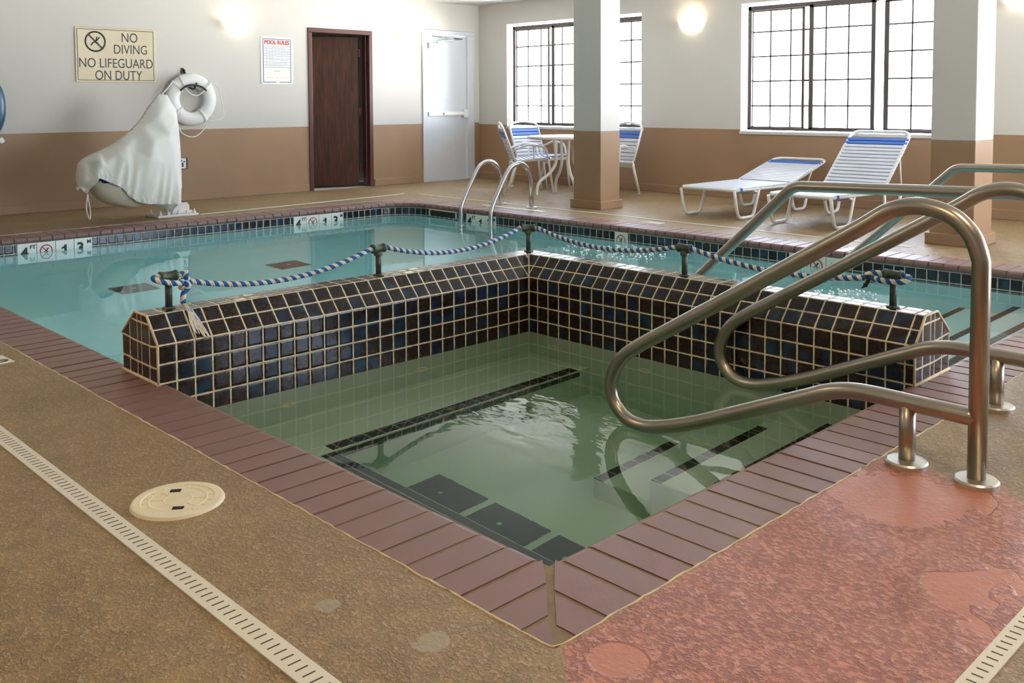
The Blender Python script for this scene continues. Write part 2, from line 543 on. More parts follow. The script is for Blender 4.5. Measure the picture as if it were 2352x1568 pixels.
def resample(path, step):
    P = [Vector(p) for p in path]
    out = [P[0]]; acc = 0.0
    for a, b in zip(P, P[1:]):
        L = (b - a).length
        if L < 1e-9: continue
        d = step - acc
        while d <= L:
            out.append(a.lerp(b, d / L)); d += step
        acc = L - (d - step)
    return out

def text(body, size, mat, mw, parent, name='lettering', xs=1.0, align='CENTER', bold=0.0, thick=0.0006):
    c = bpy.data.curves.new('tmp_text', 'FONT')
    c.body = body; c.size = size; c.align_x = align; c.align_y = 'CENTER'
    c.extrude = thick; c.offset = bold
    t = bpy.data.objects.new('tmp_text', c); COL.objects.link(t)
    bpy.context.view_layer.update()
    me = bpy.data.meshes.new_from_object(t.evaluated_get(bpy.context.evaluated_depsgraph_get()))
    bpy.data.objects.remove(t, do_unlink=True)
    me.transform(Matrix.Diagonal((xs, 1, 1, 1)))
    me.transform(mw)
    me.materials.clear(); me.materials.append(M[mat])
    me.name = name
    o = bpy.data.objects.new(name, me); COL.objects.link(o); o.parent = parent
    return o
def on_back(x, z, y=BY - 0.012):      # frame of a sign on the back wall (reads left to right along +X)
    return Matrix(((1, 0, 0, x), (0, 0, -1, y), (0, 1, 0, z), (0, 0, 0, 1)))
def on_right(y, z, x):                # frame of a marker on a face that looks towards -X
    return Matrix(((0, 0, -1, x), (-1, 0, 0, y), (0, 1, 0, z), (0, 0, 0, 1)))

# ------------------------------------------------------------------ room shell
PX0, PX1, PY0, PY1, PR = 1.65, 6.67, 1.565, 8.57, 0.36    # pool inner edge of the coping
CW = 0.265                                                 # coping width
def arc(cx, cy, r, a0, a1, n):
    return [(cx + r * math.cos(a0 + (a1 - a0) * k / n), cy + r * math.sin(a0 + (a1 - a0) * k / n)) for k in range(n + 1)]

fl = MB()
ox0, ox1, oy0, oy1 = PX0 - CW, PX1 + CW, PY0 - CW, PY1 + CW
def fq(x0, y0, x1, y1):
    fl.face([(x0, y0, 0), (x1, y0, 0), (x1, y1, 0), (x0, y1, 0)])
fq(X0, Y0, WX, oy0); fq(X0, oy1, WX, BY); fq(X0, oy0, ox0, oy1); fq(ox1, oy0, WX, oy1)
AC = arc(PX1 - PR, PY1 - PR, PR + CW, 0, PI / 2, 14)
for a, b in zip(AC, AC[1:]):
    fl.face([(ox1, oy1, 0), (*b, 0), (*a, 0)])
hole = [(ox0, oy0), (ox1, oy0)] + AC + [(ox0, oy1)]
for a, b in zip(hole, hole[1:] + hole[:1]):
    fl.face([(*a, 0), (*b, 0), (*b, -0.08), (*a, -0.08)])
struct(fl.build('floor', 'deck'))

def wall(name, axis, pos, lo, hi, holes, out, mats=('wall_tan', 'wall_white'), split=0.81, thick=0.16):
    """vertical wall with rectangular holes (a0, a1, z0, z1); axis 'x': plane X=pos, runs along Y; out=+1/-1 away from the room"""
    b = MB()
    A = sorted({lo, hi, *[h[0] for h in holes], *[h[1] for h in holes]})
    Z = sorted({0.0, split, CH, *[h[2] for h in holes], *[h[3] for h in holes]})
    def P(a, z, o): 
        q = pos + out * o
        return (q, a, z) if axis == 'x' else (a, q, z)
    for a0, a1 in zip(A, A[1:]):
        for z0, z1 in zip(Z, Z[1:]):
            am, zm = (a0 + a1) / 2, (z0 + z1) / 2
            if any(h[0] < am < h[1] and h[2] < zm < h[3] for h in holes): continue
            mi = 0 if zm < split else 1
            for o in (0, thick):
                b.face([P(a0, z0, o), P(a1, z0, o), P(a1, z1, o), P(a0, z1, o)], mi=mi)
    for a0, a1, z0, z1 in holes:
        for q in (((a0, z0), (a0, z1)), ((a1, z0), (a1, z1)), ((a0, z0), (a1, z0)), ((a0, z1), (a1, z1))):
            (p, r), (p2, r2) = q
            b.face([P(p, r, 0), P(p2, r2, 0), P(p2, r2, thick), P(p, r, thick)], mi=1)
    for o in (0,):
        b.face([P(lo, CH, 0), P(hi, CH, 0), P(hi, CH, thick), P(lo, CH, thick)], mi=1)
    return struct(b.build(name, list(mats)))
D1 = (6.655, 7.585, 0.0, 2.045)
D2 = (8.50, 9.385, 0.0, 2.14)
wall('wall_back', 'y', BY, X0, WX + 0.16, [D1, D2], 1, split=0.82)
wall('wall_window', 'x', WX, Y0, BY, [(a, b, WZ0, WZ1) for a, b in WINDOWS], 1, split=0.795)
wall('wall_right', 'y', Y0, X0, WX, [(a, b, GZ0, WZ1) for a, b in WINR], -1)
wall('wall_front', 'x', X0, Y0, BY, [], -1)
c = MB(); c.box2((X0 - 0.16, Y0 - 0.16, CH), (WX + 0.16, BY + 0.16, CH + 0.1))
struct(c.build('ceiling', 'ceiling'))
def baseb(name, a, b, side):
    m = MB(); m.box2(a, b)
    struct(m.build(name, 'wall_tan', bevel=0.006))
baseb('baseboard_back', (X0, BY - 0.022, 0), (6.60, BY, 0.092), 0)
baseb('baseboard_back', (7.615, BY - 0.022, 0), (8.455, BY, 0.092), 0)
baseb('baseboard_window', (WX - 0.022, Y0, 0), (WX, BY, 0.095), 0)

# windows -----------------------------------------------------------
ZB = [1.064, 1.344, 1.623, 1.901]
def window(name, ya, yb, axis='x'):
    """ya < yb; bars measured from the high-Y end, which is the left end seen from the pool"""
    root = bpy.data.objects.new(name, None); COL.objects.link(root); struct(root)
    L = yb - ya
    xf = WX + 0.125
    fr = MB()
    z0, z1 = WZ0 + 0.018, WZ1 - 0.03
    w_ = 0.045
    fr.box2((xf - 0.03, yb - 0.06 - w_ + 0.03, z0), (xf + 0.03, yb - 0.03, z1))
    fr.box2((xf - 0.03, ya + 0.02, z0), (xf + 0.03, ya + 0.06, z1))
    fr.box2((xf - 0.03, ya + 0.02, z0), (xf + 0.03, yb - 0.03, z0 + 0.03))
    fr.box2((xf - 0.03, ya + 0.02, z1 - 0.05), (xf + 0.03, yb - 0.03, z1))
    fr.build('window_frame', 'frame_dark', root, bevel=0.004)
    s1, s2, s3, s4 = yb - 0.705, yb - 0.820, yb - 1.515, yb - 1.635
    def sash(y_hi, y_lo, xo, wl, wr, munt):
        m = MB()
        m.box2((xf + xo - 0.015, y_hi - wl, z0 + 0.02), (xf + xo + 0.015, y_hi, z1 - 0.03))
        m.box2((xf + xo - 0.015, y_lo, z0 + 0.02), (xf + xo + 0.015, y_lo + wr, z1 - 0.03))
        m.box2((xf + xo - 0.015, y_lo, z0 + 0.02), (xf + xo + 0.015, y_hi, z0 + 0.042))
        m.box2((xf + xo - 0.015, y_lo, z1 - 0.065), (xf + xo + 0.015, y_hi, z1 - 0.03))
        o = m.build('sash', 'frame_dark', root, bevel=0.003)
        g = MB()
        for y in munt:
            g.box2((xf + xo - 0.006, y - 0.008, z0 + 0.03), (xf + xo + 0.006, y + 0.008, z1 - 0.04))
        for z in ZB:
            g.box2((xf + xo - 0.006, y_lo + wr, z - 0.008), (xf + xo + 0.006, y_hi - wl, z + 0.008))
        g.build('grille', 'frame_dark', o)
        p = MB(); p.box2((xf + xo - 0.002, y_lo, z0 + 0.02), (xf + xo + 0.002, y_hi, z1 - 0.03))
        p.build('glass_pane', 'glass', o)
    sash(yb - 0.06, s1 - 0.016, 0.016, 0.02, 0.032, [yb - 0.298, yb - 0.548])
    sash(s2 + 0.03, s3 - 0.02, -0.016, 0.052, 0.045, [yb - 0.983, yb - 1.24])
    sash(s4 + 0.02, ya + 0.04, 0.016, 0.05, 0.03, [yb - 1.90, yb - 2.15])
    # slim strip of glass with the grille carried through between the sashes
    g = MB()
    for z in ZB:
        g.box2((xf + 0.008, s2 + 0.03, z - 0.010), (xf + 0.016, s1 - 0.016, z + 0.010))
    g.build('grille', 'frame_dark', root)
    sl = MB(); sl.box2((WX - 0.012, ya - 0.012, WZ0 - 0.028), (WX + 0.10, yb + 0.012, WZ0 + 0.006))
    sl.build('window_sill', 'wall_white', root, bevel=0.004)
    return root
for i, (a, b) in enumerate(WINDOWS):
    window('window_%d' % (i + 1), a, b)
for i, (a, b) in enumerate(WINR):
    r = bpy.data.objects.new('window_%d' % (i + 4), None); COL.objects.link(r); struct(r)
    m = MB()
    n = 4
    for k in range(n + 1):
        x = a + 0.02 + (b - a - 0.04) * k / n
        m.box2((x - 0.02, Y0 - 0.14, GZ0 + 0.04), (x + 0.02, Y0 - 0.09, WZ1 - 0.04))
    for z in (GZ0 + 0.02, WZ1 - 0.02): m.box2((a, Y0 - 0.14, z - 0.02), (b, Y0 - 0.09, z + 0.02))
    m.build('window_frame', 'frame_dark', r)
    m = MB(); m.box2((a + 0.02, Y0 - 0.118, GZ0 + 0.04), (b - 0.02, Y0 - 0.112, WZ1 - 0.04)); m.build('glass_pane', 'glass', r)

# columns -----------------------------------------------------------
def column(x0, x1, y0, y1):
    r = bpy.data.objects.new('column', None); COL.objects.link(r); struct(r)
    m = MB(); m.box2((x0, y0, 0), (x1, y1, 0.81)); m.build('lower_shaft', 'wall_tan', r, bevel=0.006)
    m = MB(); m.box2((x0, y0, 0.81), (x1, y1, CH)); m.build('upper_shaft', 'wall_white', r, bevel=0.006)
    m = MB(); m.box2((x0 - 0.025, y0 - 0.025, 0), (x1 + 0.025, y1 + 0.025, 0.09)); m.build('plinth', 'wall_tan', r, bevel=0.006)
column(7.53, 7.84, 6.395, 6.772)
column(7.53, 7.90, 2.700, 3.035)

# doors -------------------------------------------------------------
d = bpy.data.objects.new('door_1', None); COL.objects.link(d); struct(d)
m = MB()
m.box2((6.612, BY - 0.018, 0), (6.668, BY + 0.15, 2.010)); m.box2((7.545, BY - 0.018, 0), (7.600, BY + 0.15, 2.010))
m.box2((6.612, BY - 0.018, 2.010), (7.600, BY + 0.15, 2.066))
m.box2((6.668, BY + 0.05, 0), (6.682, BY + 0.09, 2.01)); m.box2((7.531, BY + 0.05, 0), (7.545, BY + 0.09, 2.01))
m.build('door_frame', 'wood_frame', d, bevel=0.006)
leaf = bpy.data.objects.new('door_leaf_hinge', None)
ang = 0.46
hx, hy = 7.455, BY + 0.120
cx, cy = hx - 0.43 * math.cos(ang), hy + 0.43 * math.sin(ang)
m = MB(); m.box((cx, cy, 1.005), (0.86, 0.042, 1.965), (0, 0, -ang))
lf = m.build('door_leaf', 'wood', d, bevel=0.004)
m = MB(); kx, ky = hx - 0.80 * math.cos(ang), hy + 0.80 * math.sin(ang)
nx, ny = -math.sin(ang), -math.cos(ang)
m.lathe([(0.0, 0.0), (0.028, 0.0), (0.028, 0.006), (0.012, 0.01), (0.012, 0.035), (0.026, 0.045), (0.028, 0.06), (0.0, 0.068)], 16,
        (kx + nx * 0.02, ky + ny * 0.02, 1.0), Matrix.Rotation(PI / 2, 3, 'X') @ Matrix.Identity(3))
m.build('door_handle', 'chrome', lf)
for z in (0.25, 1.0, 1.78):
    m = MB(); m.box((hx + 0.01, hy - 0.01, z), (0.03, 0.03, 0.1)); m.build('hinge', 'wood_frame', d)
m = MB(); m.box2((6.2, BY + 0.16, 0), (6.25, BY + 1.6, 2.5)); m.box2((8.0, BY + 0.16, 0), (8.05, BY + 1.6, 2.5))
m.box2((6.2, BY + 1.6, 0), (8.05, BY + 1.65, 2.5)); m.box2((6.2, BY + 0.16, 2.45), (8.05, BY + 1.65, 2.5)); m.box2((6.2, BY, -0.06), (8.05, BY + 1.65, -0.005))
struct(m.build('room_beyond', 'closet'))

d = bpy.data.objects.new('door_2', None); COL.objects.link(d); struct(d)
m = MB()
m.box2((8.455, BY - 0.02, 0), (8.53, BY + 0.12, 2.075)); m.box2((9.29, BY - 0.02, 0), (9.415, BY + 0.12, 2.075))
m.box2((8.455, BY - 0.02, 2.075), (9.415, BY + 0.12, 2.136)); m.box2((9.415, BY - 0.004, 0), (9.44, BY + 0.01, 2.136))
m.build('door_frame', 'door_white', d, bevel=0.006)
m = MB(); m.box2((8.535, BY + 0.012, 0.012), (9.284, BY + 0.056, 2.068))
lf = m.build('door_leaf', 'door_white', d, bevel=0.004)
m = MB(); m.box2((8.56, BY - 0.022, 0.925), (9.22, BY + 0.014, 0.985)); m.box2((8.82, BY - 0.05, 0.937), (9.2, BY - 0.02, 0.975)); m.box2((9.2, BY - 0.04, 0.90), (9.28, BY + 0.014, 1.02))
m.build('push_bar', 'white_metal', lf, bevel=0.006)
m = MB(); m.box2((8.56, BY - 0.04, 1.875), (8.84, BY + 0.014, 1.955))
m.build('door_closer', 'door_white', lf, bevel=0.006)
m = MB(); m.tube([(8.72, BY - 0.02, 1.955), (8.72, BY - 0.02, 1.985), (9.10, BY - 0.12, 2.02)], 0.010, 8); m.tube([(9.10, BY - 0.12, 2.02), (8.62, BY - 0.03, 2.05)], 0.008, 8)
m.build('closer_arm', 'chrome', lf)
m = MB(); m.box2((8.50, BY - 0.012, 0.0), (9.30, BY + 0.10, 0.012)); m.build('threshold', 'door_white', d)

# ------------------------------------------------------------------ pool basin
TP = 0.0775
def rounded_loop(off):
    """pool outline, offset outwards by off, counter-clockwise"""
    x0, x1, y0, y1 = PX0 - off, PX1 + off, PY0 - off, PY1 + off
    pts = [(x0, y0), (x1, y0)] + arc(PX1 - PR, PY1 - PR, PR + off, 0, PI / 2, 16) + [(x0, y1)]
    return pts
b = MB()
lp = rounded_loop(0.014)
s = 0.0
nL = len(lp)
for i in range(nL):
    a, c_ = lp[i], lp[(i + 1) % nL]
    L = math.dist(a, c_)
    for (za, zb, mi) in ((-0.045, -0.055 - 2 * TP, 0), (-0.055 - 2 * TP, -1.30, 1)):
        q = [(*a, za), (*c_, za), (*c_, zb), (*a, zb)]
        va, vb = (-0.055 - za) / TP, (-0.055 - zb) / TP
        b.face(q, [(s / TP, -va), ((s + L) / TP, -va), ((s + L) / TP, -vb), (s / TP, -vb)], mi)
    s += L
b.face([(*p, -1.30) for p in lp], mi=1)
struct(b.build('pool_basin', ['tile_pool', 'plaster_pool']))
# pool steps at the shallow end
def step_box(name, lo, hi, mat, nose=None):
    m = MB(); m.box2(lo, hi)
    o = struct(m.build(name, mat, bevel=0.01))
    if nose:
        k = MB(); k.box2((lo[0] + nose[0], hi[1] - 0.055, hi[2] - 0.004), (hi[0] - nose[1], hi[1] - 0.008, hi[2] + 0.002))
        k.build('step_edge_tile', 'tile_dark', o)
    return o
def tile_dark():
    t = NT('dark_brown_step_tile')
    co = t.coord('Object', 1 / TP)
    fr = t.n('VectorMath', operation='FRACTION'); t.put(fr.inputs[0], co)
    sx = t.n('SeparateXYZ'); t.put(sx.inputs[0], fr.outputs[0])
    e = t.math('MINIMUM', sx.outputs[0], t.math('SUBTRACT', 1.0, sx.outputs[0]))
    t.base(t.mix(t.step(e, 0.03, 0.06), (0.25, 0.24, 0.2), t.mix(t.noise(co, 2, 3), (0.006, 0.005, 0.005), (0.03, 0.018, 0.014))), 0.3)
    return t.m
M['tile_dark'] = tile_dark()
step_box('pool_step', (4.05, 1.552, -1.3), (6.684, 1.885, -0.36), 'plaster_pool', (0, 0))
step_box('pool_step', (4.05, 1.885, -1.3), (6.684, 2.145, -0.58), 'plaster_pool', (0, 0))
step_box('pool_step', (5.6, 2.145, -1.3), (6.684, 2.49, -0.84), 'plaster_pool', (0.4, 0))

# water -------------------------------------------------------------
ZP, ZS = -0.14, -0.14
def prism(poly, z0, z1, name, mat):
    m = MB()
    n = len(poly)
    t_ = m.idx([(*p, z1) for p in poly]); u_ = m.idx([(*p, z0) for p in poly])
    m.fi(t_, 0, False); m.fi(u_[::-1], 0, False)
    for i in range(n):
        j = (i + 1) % n
        m.fi((u_[i], u_[j], t_[j], t_[i]), 0, False)
    return struct(m.build(name, mat))
prism([(1.625, 3.83), (3.87, 3.83), (3.87, 1.54), (6.695, 1.54), (6.695, 8.595), (1.625, 8.595)], -1.42, ZP, 'pool_water', 'water_pool')
prism([(1.625, 1.54), (3.87, 1.54), (3.87, 3.83), (1.625, 3.83)], -1.25, ZS, 'spa_water', 'water_spa')

# ------------------------------------------------------------------ coping bricks
bk, gr = MB(), MB()
PITCH_B, JNT = 0.1016, 0.0118
SEC = [(0.020, -0.055), (0.006, -0.050), (0.0, -0.038), (0.0, -0.026), (0.004, -0.013), (0.013, -0.004), (0.028, 0.0), (CW, 0.0), (CW, -0.05)]
def brick_piece(i0, i1, o0, o1, nose=True, zj=0.0):
    """one brick between two cross lines (inner point, outer point)"""
    def line(i, o):
        i, o = Vector((*i, 0)), Vector((*o, 0))
        L = (o - i).length
        return [i + (o - i) * (d_ / CW) + Vector((0, 0, z + (zj if z > -0.03 else 0))) for d_, z in SEC]
    if nose:
        A, B = line(i0, o0), line(i1, o1)
        ia, ib = bk.idx(A), bk.idx(B)
        for k in range(len(SEC) - 1):
            bk.fi((ia[k], ib[k], ib[k + 1], ia[k + 1]), 0, k < 6)
        bk.fi(bk.idx(A), 0, False); bk.fi(bk.idx(B)[::-1], 0, False)
    else:
        q = [Vector((*p, zj)) for p in (i0, i1, o1, o0)]
        ia, ib = bk.idx(q), bk.idx([p - Vector((0, 0, 0.05)) for p in q])
        bk.fi(ia, 0, False)
        for k in range(4):
            bk.fi((ia[k], ib[k], ib[(k + 1) % 4], ia[(k + 1) % 4]), 0, False)
def run(p0, p1, out, n=None):
    p0, p1, out = Vector((*p0, 0)), Vector((*p1, 0)), Vector((*out, 0))
    L = (p1 - p0).length
    n = n or round(L / PITCH_B)
    d_ = (p1 - p0) / n
    j = d_.normalized() * JNT / 2
    for i in range(n):
        a, b_ = p0 + d_ * i + j, p0 + d_ * (i + 1) - j
        jz = random.uniform(-0.0012, 0.0012)
        jo = random.uniform(-0.002, 0.002)
        sh = out * jo
        brick_piece((a + sh).xy, (b_ + sh).xy, (a + out * CW).xy, (b_ + out * CW).xy, True, jz)
run((PX0 + 0.025, PY0), (PX1, PY0), (0, -1))
run((PX0, PY0 + 0.025), (PX0, PY1), (-1, 0))
run((PX0, PY1), (PX1 - PR, PY1), (0, 1))
run((PX1, PY0), (PX1, PY1 - PR), (1, 0))
na = 6
for i in range(na):
    a0, a1 = (i + 0.05) / na * PI / 2, (i + 0.95) / na * PI / 2
    c0 = Vector((PX1 - PR, PY1 - PR))
    e0, e1 = Vector((math.cos(a0), math.sin(a0))), Vector((math.cos(a1), math.sin(a1)))
    brick_piece(c0 + e0 * PR, c0 + e1 * PR, c0 + e0 * (PR + CW), c0 + e1 * (PR + CW))
# mitred pieces at the near corner of the spa
ys = [PY0 + 0.025, PY0 - 0.072, PY0 - 0.172, PY0 - CW]
for i in range(3):
    ya_, yb_ = ys[i] - JNT * 0.6, ys[i + 1] + JNT * (0.6 if i < 2 else 0)
    xa = PX0 - (PY0 - ya_) - 0.013; xb = PX0 - (PY0 - yb_) - 0.013
    xa = min(xa, PX0 - 0.004)
    brick_piece((xa, ya_), (max(xb, ox0 + 0.004), yb_), (ox0, ya_), (ox0, yb_), False)
xs_ = [PX0 + 0.025, PX0 - 0.06, PX0 - CW]
xs_ = [PX0 + 0.025, PX0 - 0.095, PX0 - 0.20]
for i in range(2):
    xa, xb = xs_[i] - JNT * 0.6, xs_[i + 1] + JNT * 0.6
    ya_ = min(PY0 - (PX0 - xa) - 0.013, PY0 - 0.004); yb_ = max(PY0 - (PX0 - xb) - 0.013, oy0 + 0.01)
    brick_piece((xb, yb_), (xa, ya_), (xb, oy0), (xa, oy0), False)
for lo, hi in (((ox0, oy0), (PX0 - 0.012, oy1)), ((PX0 - 0.012, oy0), (ox1, PY0 - 0.012)), ((PX1 + 0.012, PY0 - 0.012), (ox1, PY1 - PR)), ((PX0 - 0.012, PY1 + 0.012), (PX1 - PR, oy1))):
    gr.box2((*lo, -0.052), (*hi, -0.0032))
ai = arc(PX1 - PR, PY1 - PR, PR + 0.012, 0, PI / 2, 14)
ao = arc(PX1 - PR, PY1 - PR, PR + CW, 0, PI / 2, 14)
for k in range(14):
    gr.face([(*ai[k], -0.0032), (*ao[k], -0.0032), (*ao[k + 1], -0.0032), (*ai[k + 1], -0.0032)])
    gr.face([(*ai[k], -0.005), (*ai[k + 1], -0.005), (*ai[k + 1], -0.052), (*ai[k], -0.052)])
cop = struct(bk.build('trim_1', 'brick', bevel=0.0))
struct(gr.build('trim_2', 'grout'))
# sealant bead between the coping and the deck
cl = MB()
bead = [(ox1, oy0), (ox0 + 0.02, oy0), (ox0 + 0.004, oy0 + 0.004), (ox0, oy0 + 0.02), (ox0, oy1), (PX1 - PR, oy1)] + arc(PX1 - PR, PY1 - PR, PR + CW, PI / 2, 0, 14)
pp = resample([(*p, 0) for p in bead], 0.03)
wv = [p + Vector((random.uniform(-1, 1), random.uniform(-1, 1), 0)) * 0.0025 for p in pp]
cl.tube([(p.x, p.y, -0.0008) for p in wv], [random.uniform(0.0018, 0.0042) for _ in wv], 6)
struct(cl.build('trim_3', 'caulk'))

# ------------------------------------------------------------------ spa
SX, SY = 3.70, 3.655         # inner faces of the tiled wall
PROF = [(0, -1.25), (0, -0.152), (0, 0.16), (0.097, 0.266), (0.212, 0.266), (0.34, 0.16), (0.34, -0.21), (0.34, -1.3)]
vv = [None, -0.152 / TP, 0, 2, 4, 6, 6 + 0.37 / TP, None]
vv = [-1.25 / TP - 2.064, -(0.16 + 0.152) / TP, 0.0, 2.0, 4.0, 6.0, 6.0 + 0.37 / TP, 20.0]
EX, EY = 1.605, 1.536
sw = MB()
for k in range(len(PROF) - 1):
    (o0, z0), (o1, z1) = PROF[k], PROF[k + 1]
    mi = 1 if k in (0, 6) else 0
    if k == 6: mi = 2
    u0, um0, um1 = 0.0, (SX + o0 - EX) / TP, (SX + o1 - EX) / TP
    du = -(SX - EX) / TP % 1.0
    sw.face([(EX, SY + o0, z0), (SX + o0, SY + o0, z0), (SX + o1, SY + o1, z1), (EX, SY + o1, z1)],
            [(0, vv[k]), (um0, vv[k]), (um1, vv[k + 1]), (0, vv[k + 1])], mi)
    q = 0.5
    sw.face([(SX + o0, EY, z0), (SX + o1, EY, z1), (SX + o1, SY + o1, z1), (SX + o0, SY + o0, z0)],
            [(q, vv[k]), (q, vv[k + 1]), (q + (SY + o1 - EY) / TP, vv[k + 1]), (q + (SY + o0 - EY) / TP, vv[k])], mi)
capp = [p for p in PROF[2:6]]
capp = [(0, -0.05)] + capp + [(0.34, -0.05)]
def cap_uv(o, z):
    u = o / 0.0755 if o < 0.151 else (2 + (o - 0.151) / 0.038 if o < 0.189 else 3 + (o - 0.189) / 0.0755)
    return (u, z / 0.078)
# split the end faces in three columns so that the narrow middle column of tiles shows
def zt(o):
    for (a0, b0), (a1, b1) in zip(PROF[2:6], PROF[3:6]):
        if a0 <= o <= a1: return b0 + (b1 - b0) * (o - a0) / (a1 - a0)
    return 0.16
cols = [0, 0.097, 0.151, 0.189, 0.212, 0.34]
for o0, o1 in zip(cols, cols[1:]):
    e = 1e-6
    uv = [cap_uv(o0 + e, 0), cap_uv(o1 - e, 0), cap_uv(o1 - e, zt(o1)), cap_uv(o0 + e, zt(o0))]
    q = [(EX, SY + o0, -0.02), (EX, SY + o1, -0.02), (EX, SY + o1, zt(o1)), (EX, SY + o0, zt(o0))]
    sw.face(q, uv, 0)
    q = [(SX + o0, EY, -0.02), (SX + o1, EY, -0.02), (SX + o1, EY, zt(o1)), (SX + o0, EY, zt(o0))]
    sw.face(q, uv, 0)
spa_wall = struct(sw.build('wall_spa', ['tile', 'plaster_spa', 'plaster_pool']))
# mortar beads along the bottom of the end faces and the arrises
gm = MB()
gm.tube([(EX, SY - 0.004, 0.003), (EX, SY + 0.344, 0.003)], 0.007, 8); gm.tube([(SX - 0.004, EY, 0.003), (SX + 0.344, EY, 0.003)], 0.007, 8)
gm.tube([(EX, SY + o, z) for o, z in PROF[2:6]] , 0.0055, 8); gm.tube([(SX + o, EY, z) for o, z in PROF[2:6]], 0.0055, 8)
gm.tube([(EX, SY, 0), (EX, SY, 0.16)], 0.0055, 8); gm.tube([(SX, EY, 0), (SX, EY, 0.16)], 0.0055, 8)
gm.tube([(SX, SY, -0.15), (SX, SY, 0.16), (SX + 0.097, SY + 0.097, 0.266)], 0.005, 8)
gm.build('grout_bead', simple('cream_mortar', (0.72, 0.61, 0.42), 0.7, var=0.15, scale=25), spa_wall)

ZBEN, ZFL = -0.55, -0.95
sb = MB()
sb.box2((1.60, 1.50, -1.35), (SX + 0.02, SY + 0.02, ZFL))
struct(sb.build('spa_floor', 'plaster_spa'))
bn = MB()
bn.box2((1.60, 3.225, -1.3), (SX + 0.02, SY + 0.02, ZBEN)); bn.box2((1.60, 1.50, -1.3), (2.14, 3.225, ZBEN)); bn.box2((2.14, 1.50, -1.3), (2.86, 1.97, ZBEN))
bench = struct(bn.build('spa_bench', 'plaster_spa', bevel=0.006))
et = MB()
def strip(a, b_, z):
    et.box2((*a, z - 0.003), (*b_, z + 0.003))
for k in range(2):
    pass
et.box2((2.14, 3.232, ZBEN - 0.003), (3.63, 3.295, ZBEN + 0.003)); et.box2((2.14, 3.2215, ZBEN - 0.085), (3.63, 3.226, ZBEN - 0.02))
et.box2((2.068, 1.97, ZBEN - 0.003), (2.133, 3.215, ZBEN + 0.003)); et.box2((2.139, 1.97, ZBEN - 0.085), (2.144, 3.215, ZBEN - 0.02))
et.box2((2.14, 1.90, ZBEN - 0.003), (2.86, 1.963, ZBEN + 0.003))
et.build('bench_edge_tile', 'tile_dark', bench)
step_box('spa_step', (2.86, 1.50, -1.3), (SX + 0.02, 1.90, -0.41), 'plaster_spa', (0, 0.03))
step_box('spa_step', (2.86, 1.90, -1.3), (SX + 0.02, 2.185, -0.59), 'plaster_spa', (0, 0.10))
step_box('spa_step', (2.86, 2.185, -1.3), (SX + 0.02, 2.47, -0.78), 'plaster_spa', (0, 0.34))
# drains and jets
for (y0, y1), lab in (((2.745, 3.05), 'black square drain cover on spa floor farthest from the spa corner'), ((2.40, 2.705), 'black square drain cover on spa floor between two others'), ((2.07, 2.36), 'black square drain cover on spa floor tucked under the near spa corner')):
    m = MB(); m.box2((2.33, y0, ZFL), (2.545, y1, ZFL + 0.012))
    o = m.build('spa_drain', 'black_drain', bevel=0.004); tag(o, lab, 'drain cover', 'drain covers on the spa floor')
    m = MB(); m.lathe([(0, 0.0), (0.011, 0.0), (0.010, 0.003), (0, 0.004)], 12, (2.44, (y0 + y1) / 2 + 0.02, ZFL + 0.012))
    m.build('screw_cap', simple('green_plastic_cap', (0.10, 0.55, 0.22), 0.5), o)
for (px, py, nrm), lab in (((2.18, SY, 'y'), 'round jet fitting under water at the rope-tassel end of the spa wall'), ((2.93, SY, 'y'), 'round jet fitting under water midway along the long bench'),
                           ((SX, 3.47, 'x'), 'round jet fitting under water next to the inner spa corner'), ((SX, 2.85, 'x'), 'round jet fitting under water left of the handrail loop')):
    m = MB()
    R = Matrix.Rotation(PI / 2, 3, 'X') if nrm == 'y' else Matrix.Rotation(-PI / 2, 3, 'Y')
    m.lathe([(0.038, 0.0), (0.038, 0.010), (0.030, 0.014), (0.016, 0.012), (0.014, 0.002), (0, 0.002)], 20, (px, py, -0.345), R)
    tag(m.build('spa_jet', 'cream_plastic'), lab, 'jet', 'jets in the spa walls')
for x0, lab in ((3.00, 'dark square main drain on pool floor nearer the covered lift'), (4.42, 'dark square main drain on pool floor nearer the ladder corner')):
    m = MB(); m.box2((x0, 7.45, -1.30), (x0 + 0.31, 7.74, -1.285))
    o = m.build('pool_drain', 'brown_drain', bevel=0.005); tag(o, lab, 'drain cover', 'main drains on the pool floor')
    m = MB(); m.lathe([(0.02, 0), (0.018, 0.006), (0, 0.007)], 10, (x0 + 0.155, 7.595, -1.285)); m.build('screw_cap', 'seat_shell', o)

# skimmer mouth in the far corner of the pool wall
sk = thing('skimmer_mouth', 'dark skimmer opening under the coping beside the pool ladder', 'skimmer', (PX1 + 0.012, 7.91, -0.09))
m = MB(); m.box((0.0, 0, 0.002), (0.012, 0.42, 0.062)); m.build('opening', 'dark', sk)  # dark panel painted in place of the shaded recess
m = MB(); m.box((-0.006, 0, 0.034), (0.016, 0.46, 0.012)); m.box((-0.006, 0.222, 0.0), (0.016, 0.014, 0.07)); m.box((-0.006, -0.222, 0.0), (0.016, 0.014, 0.07)); m.build('lip', 'caulk', sk)

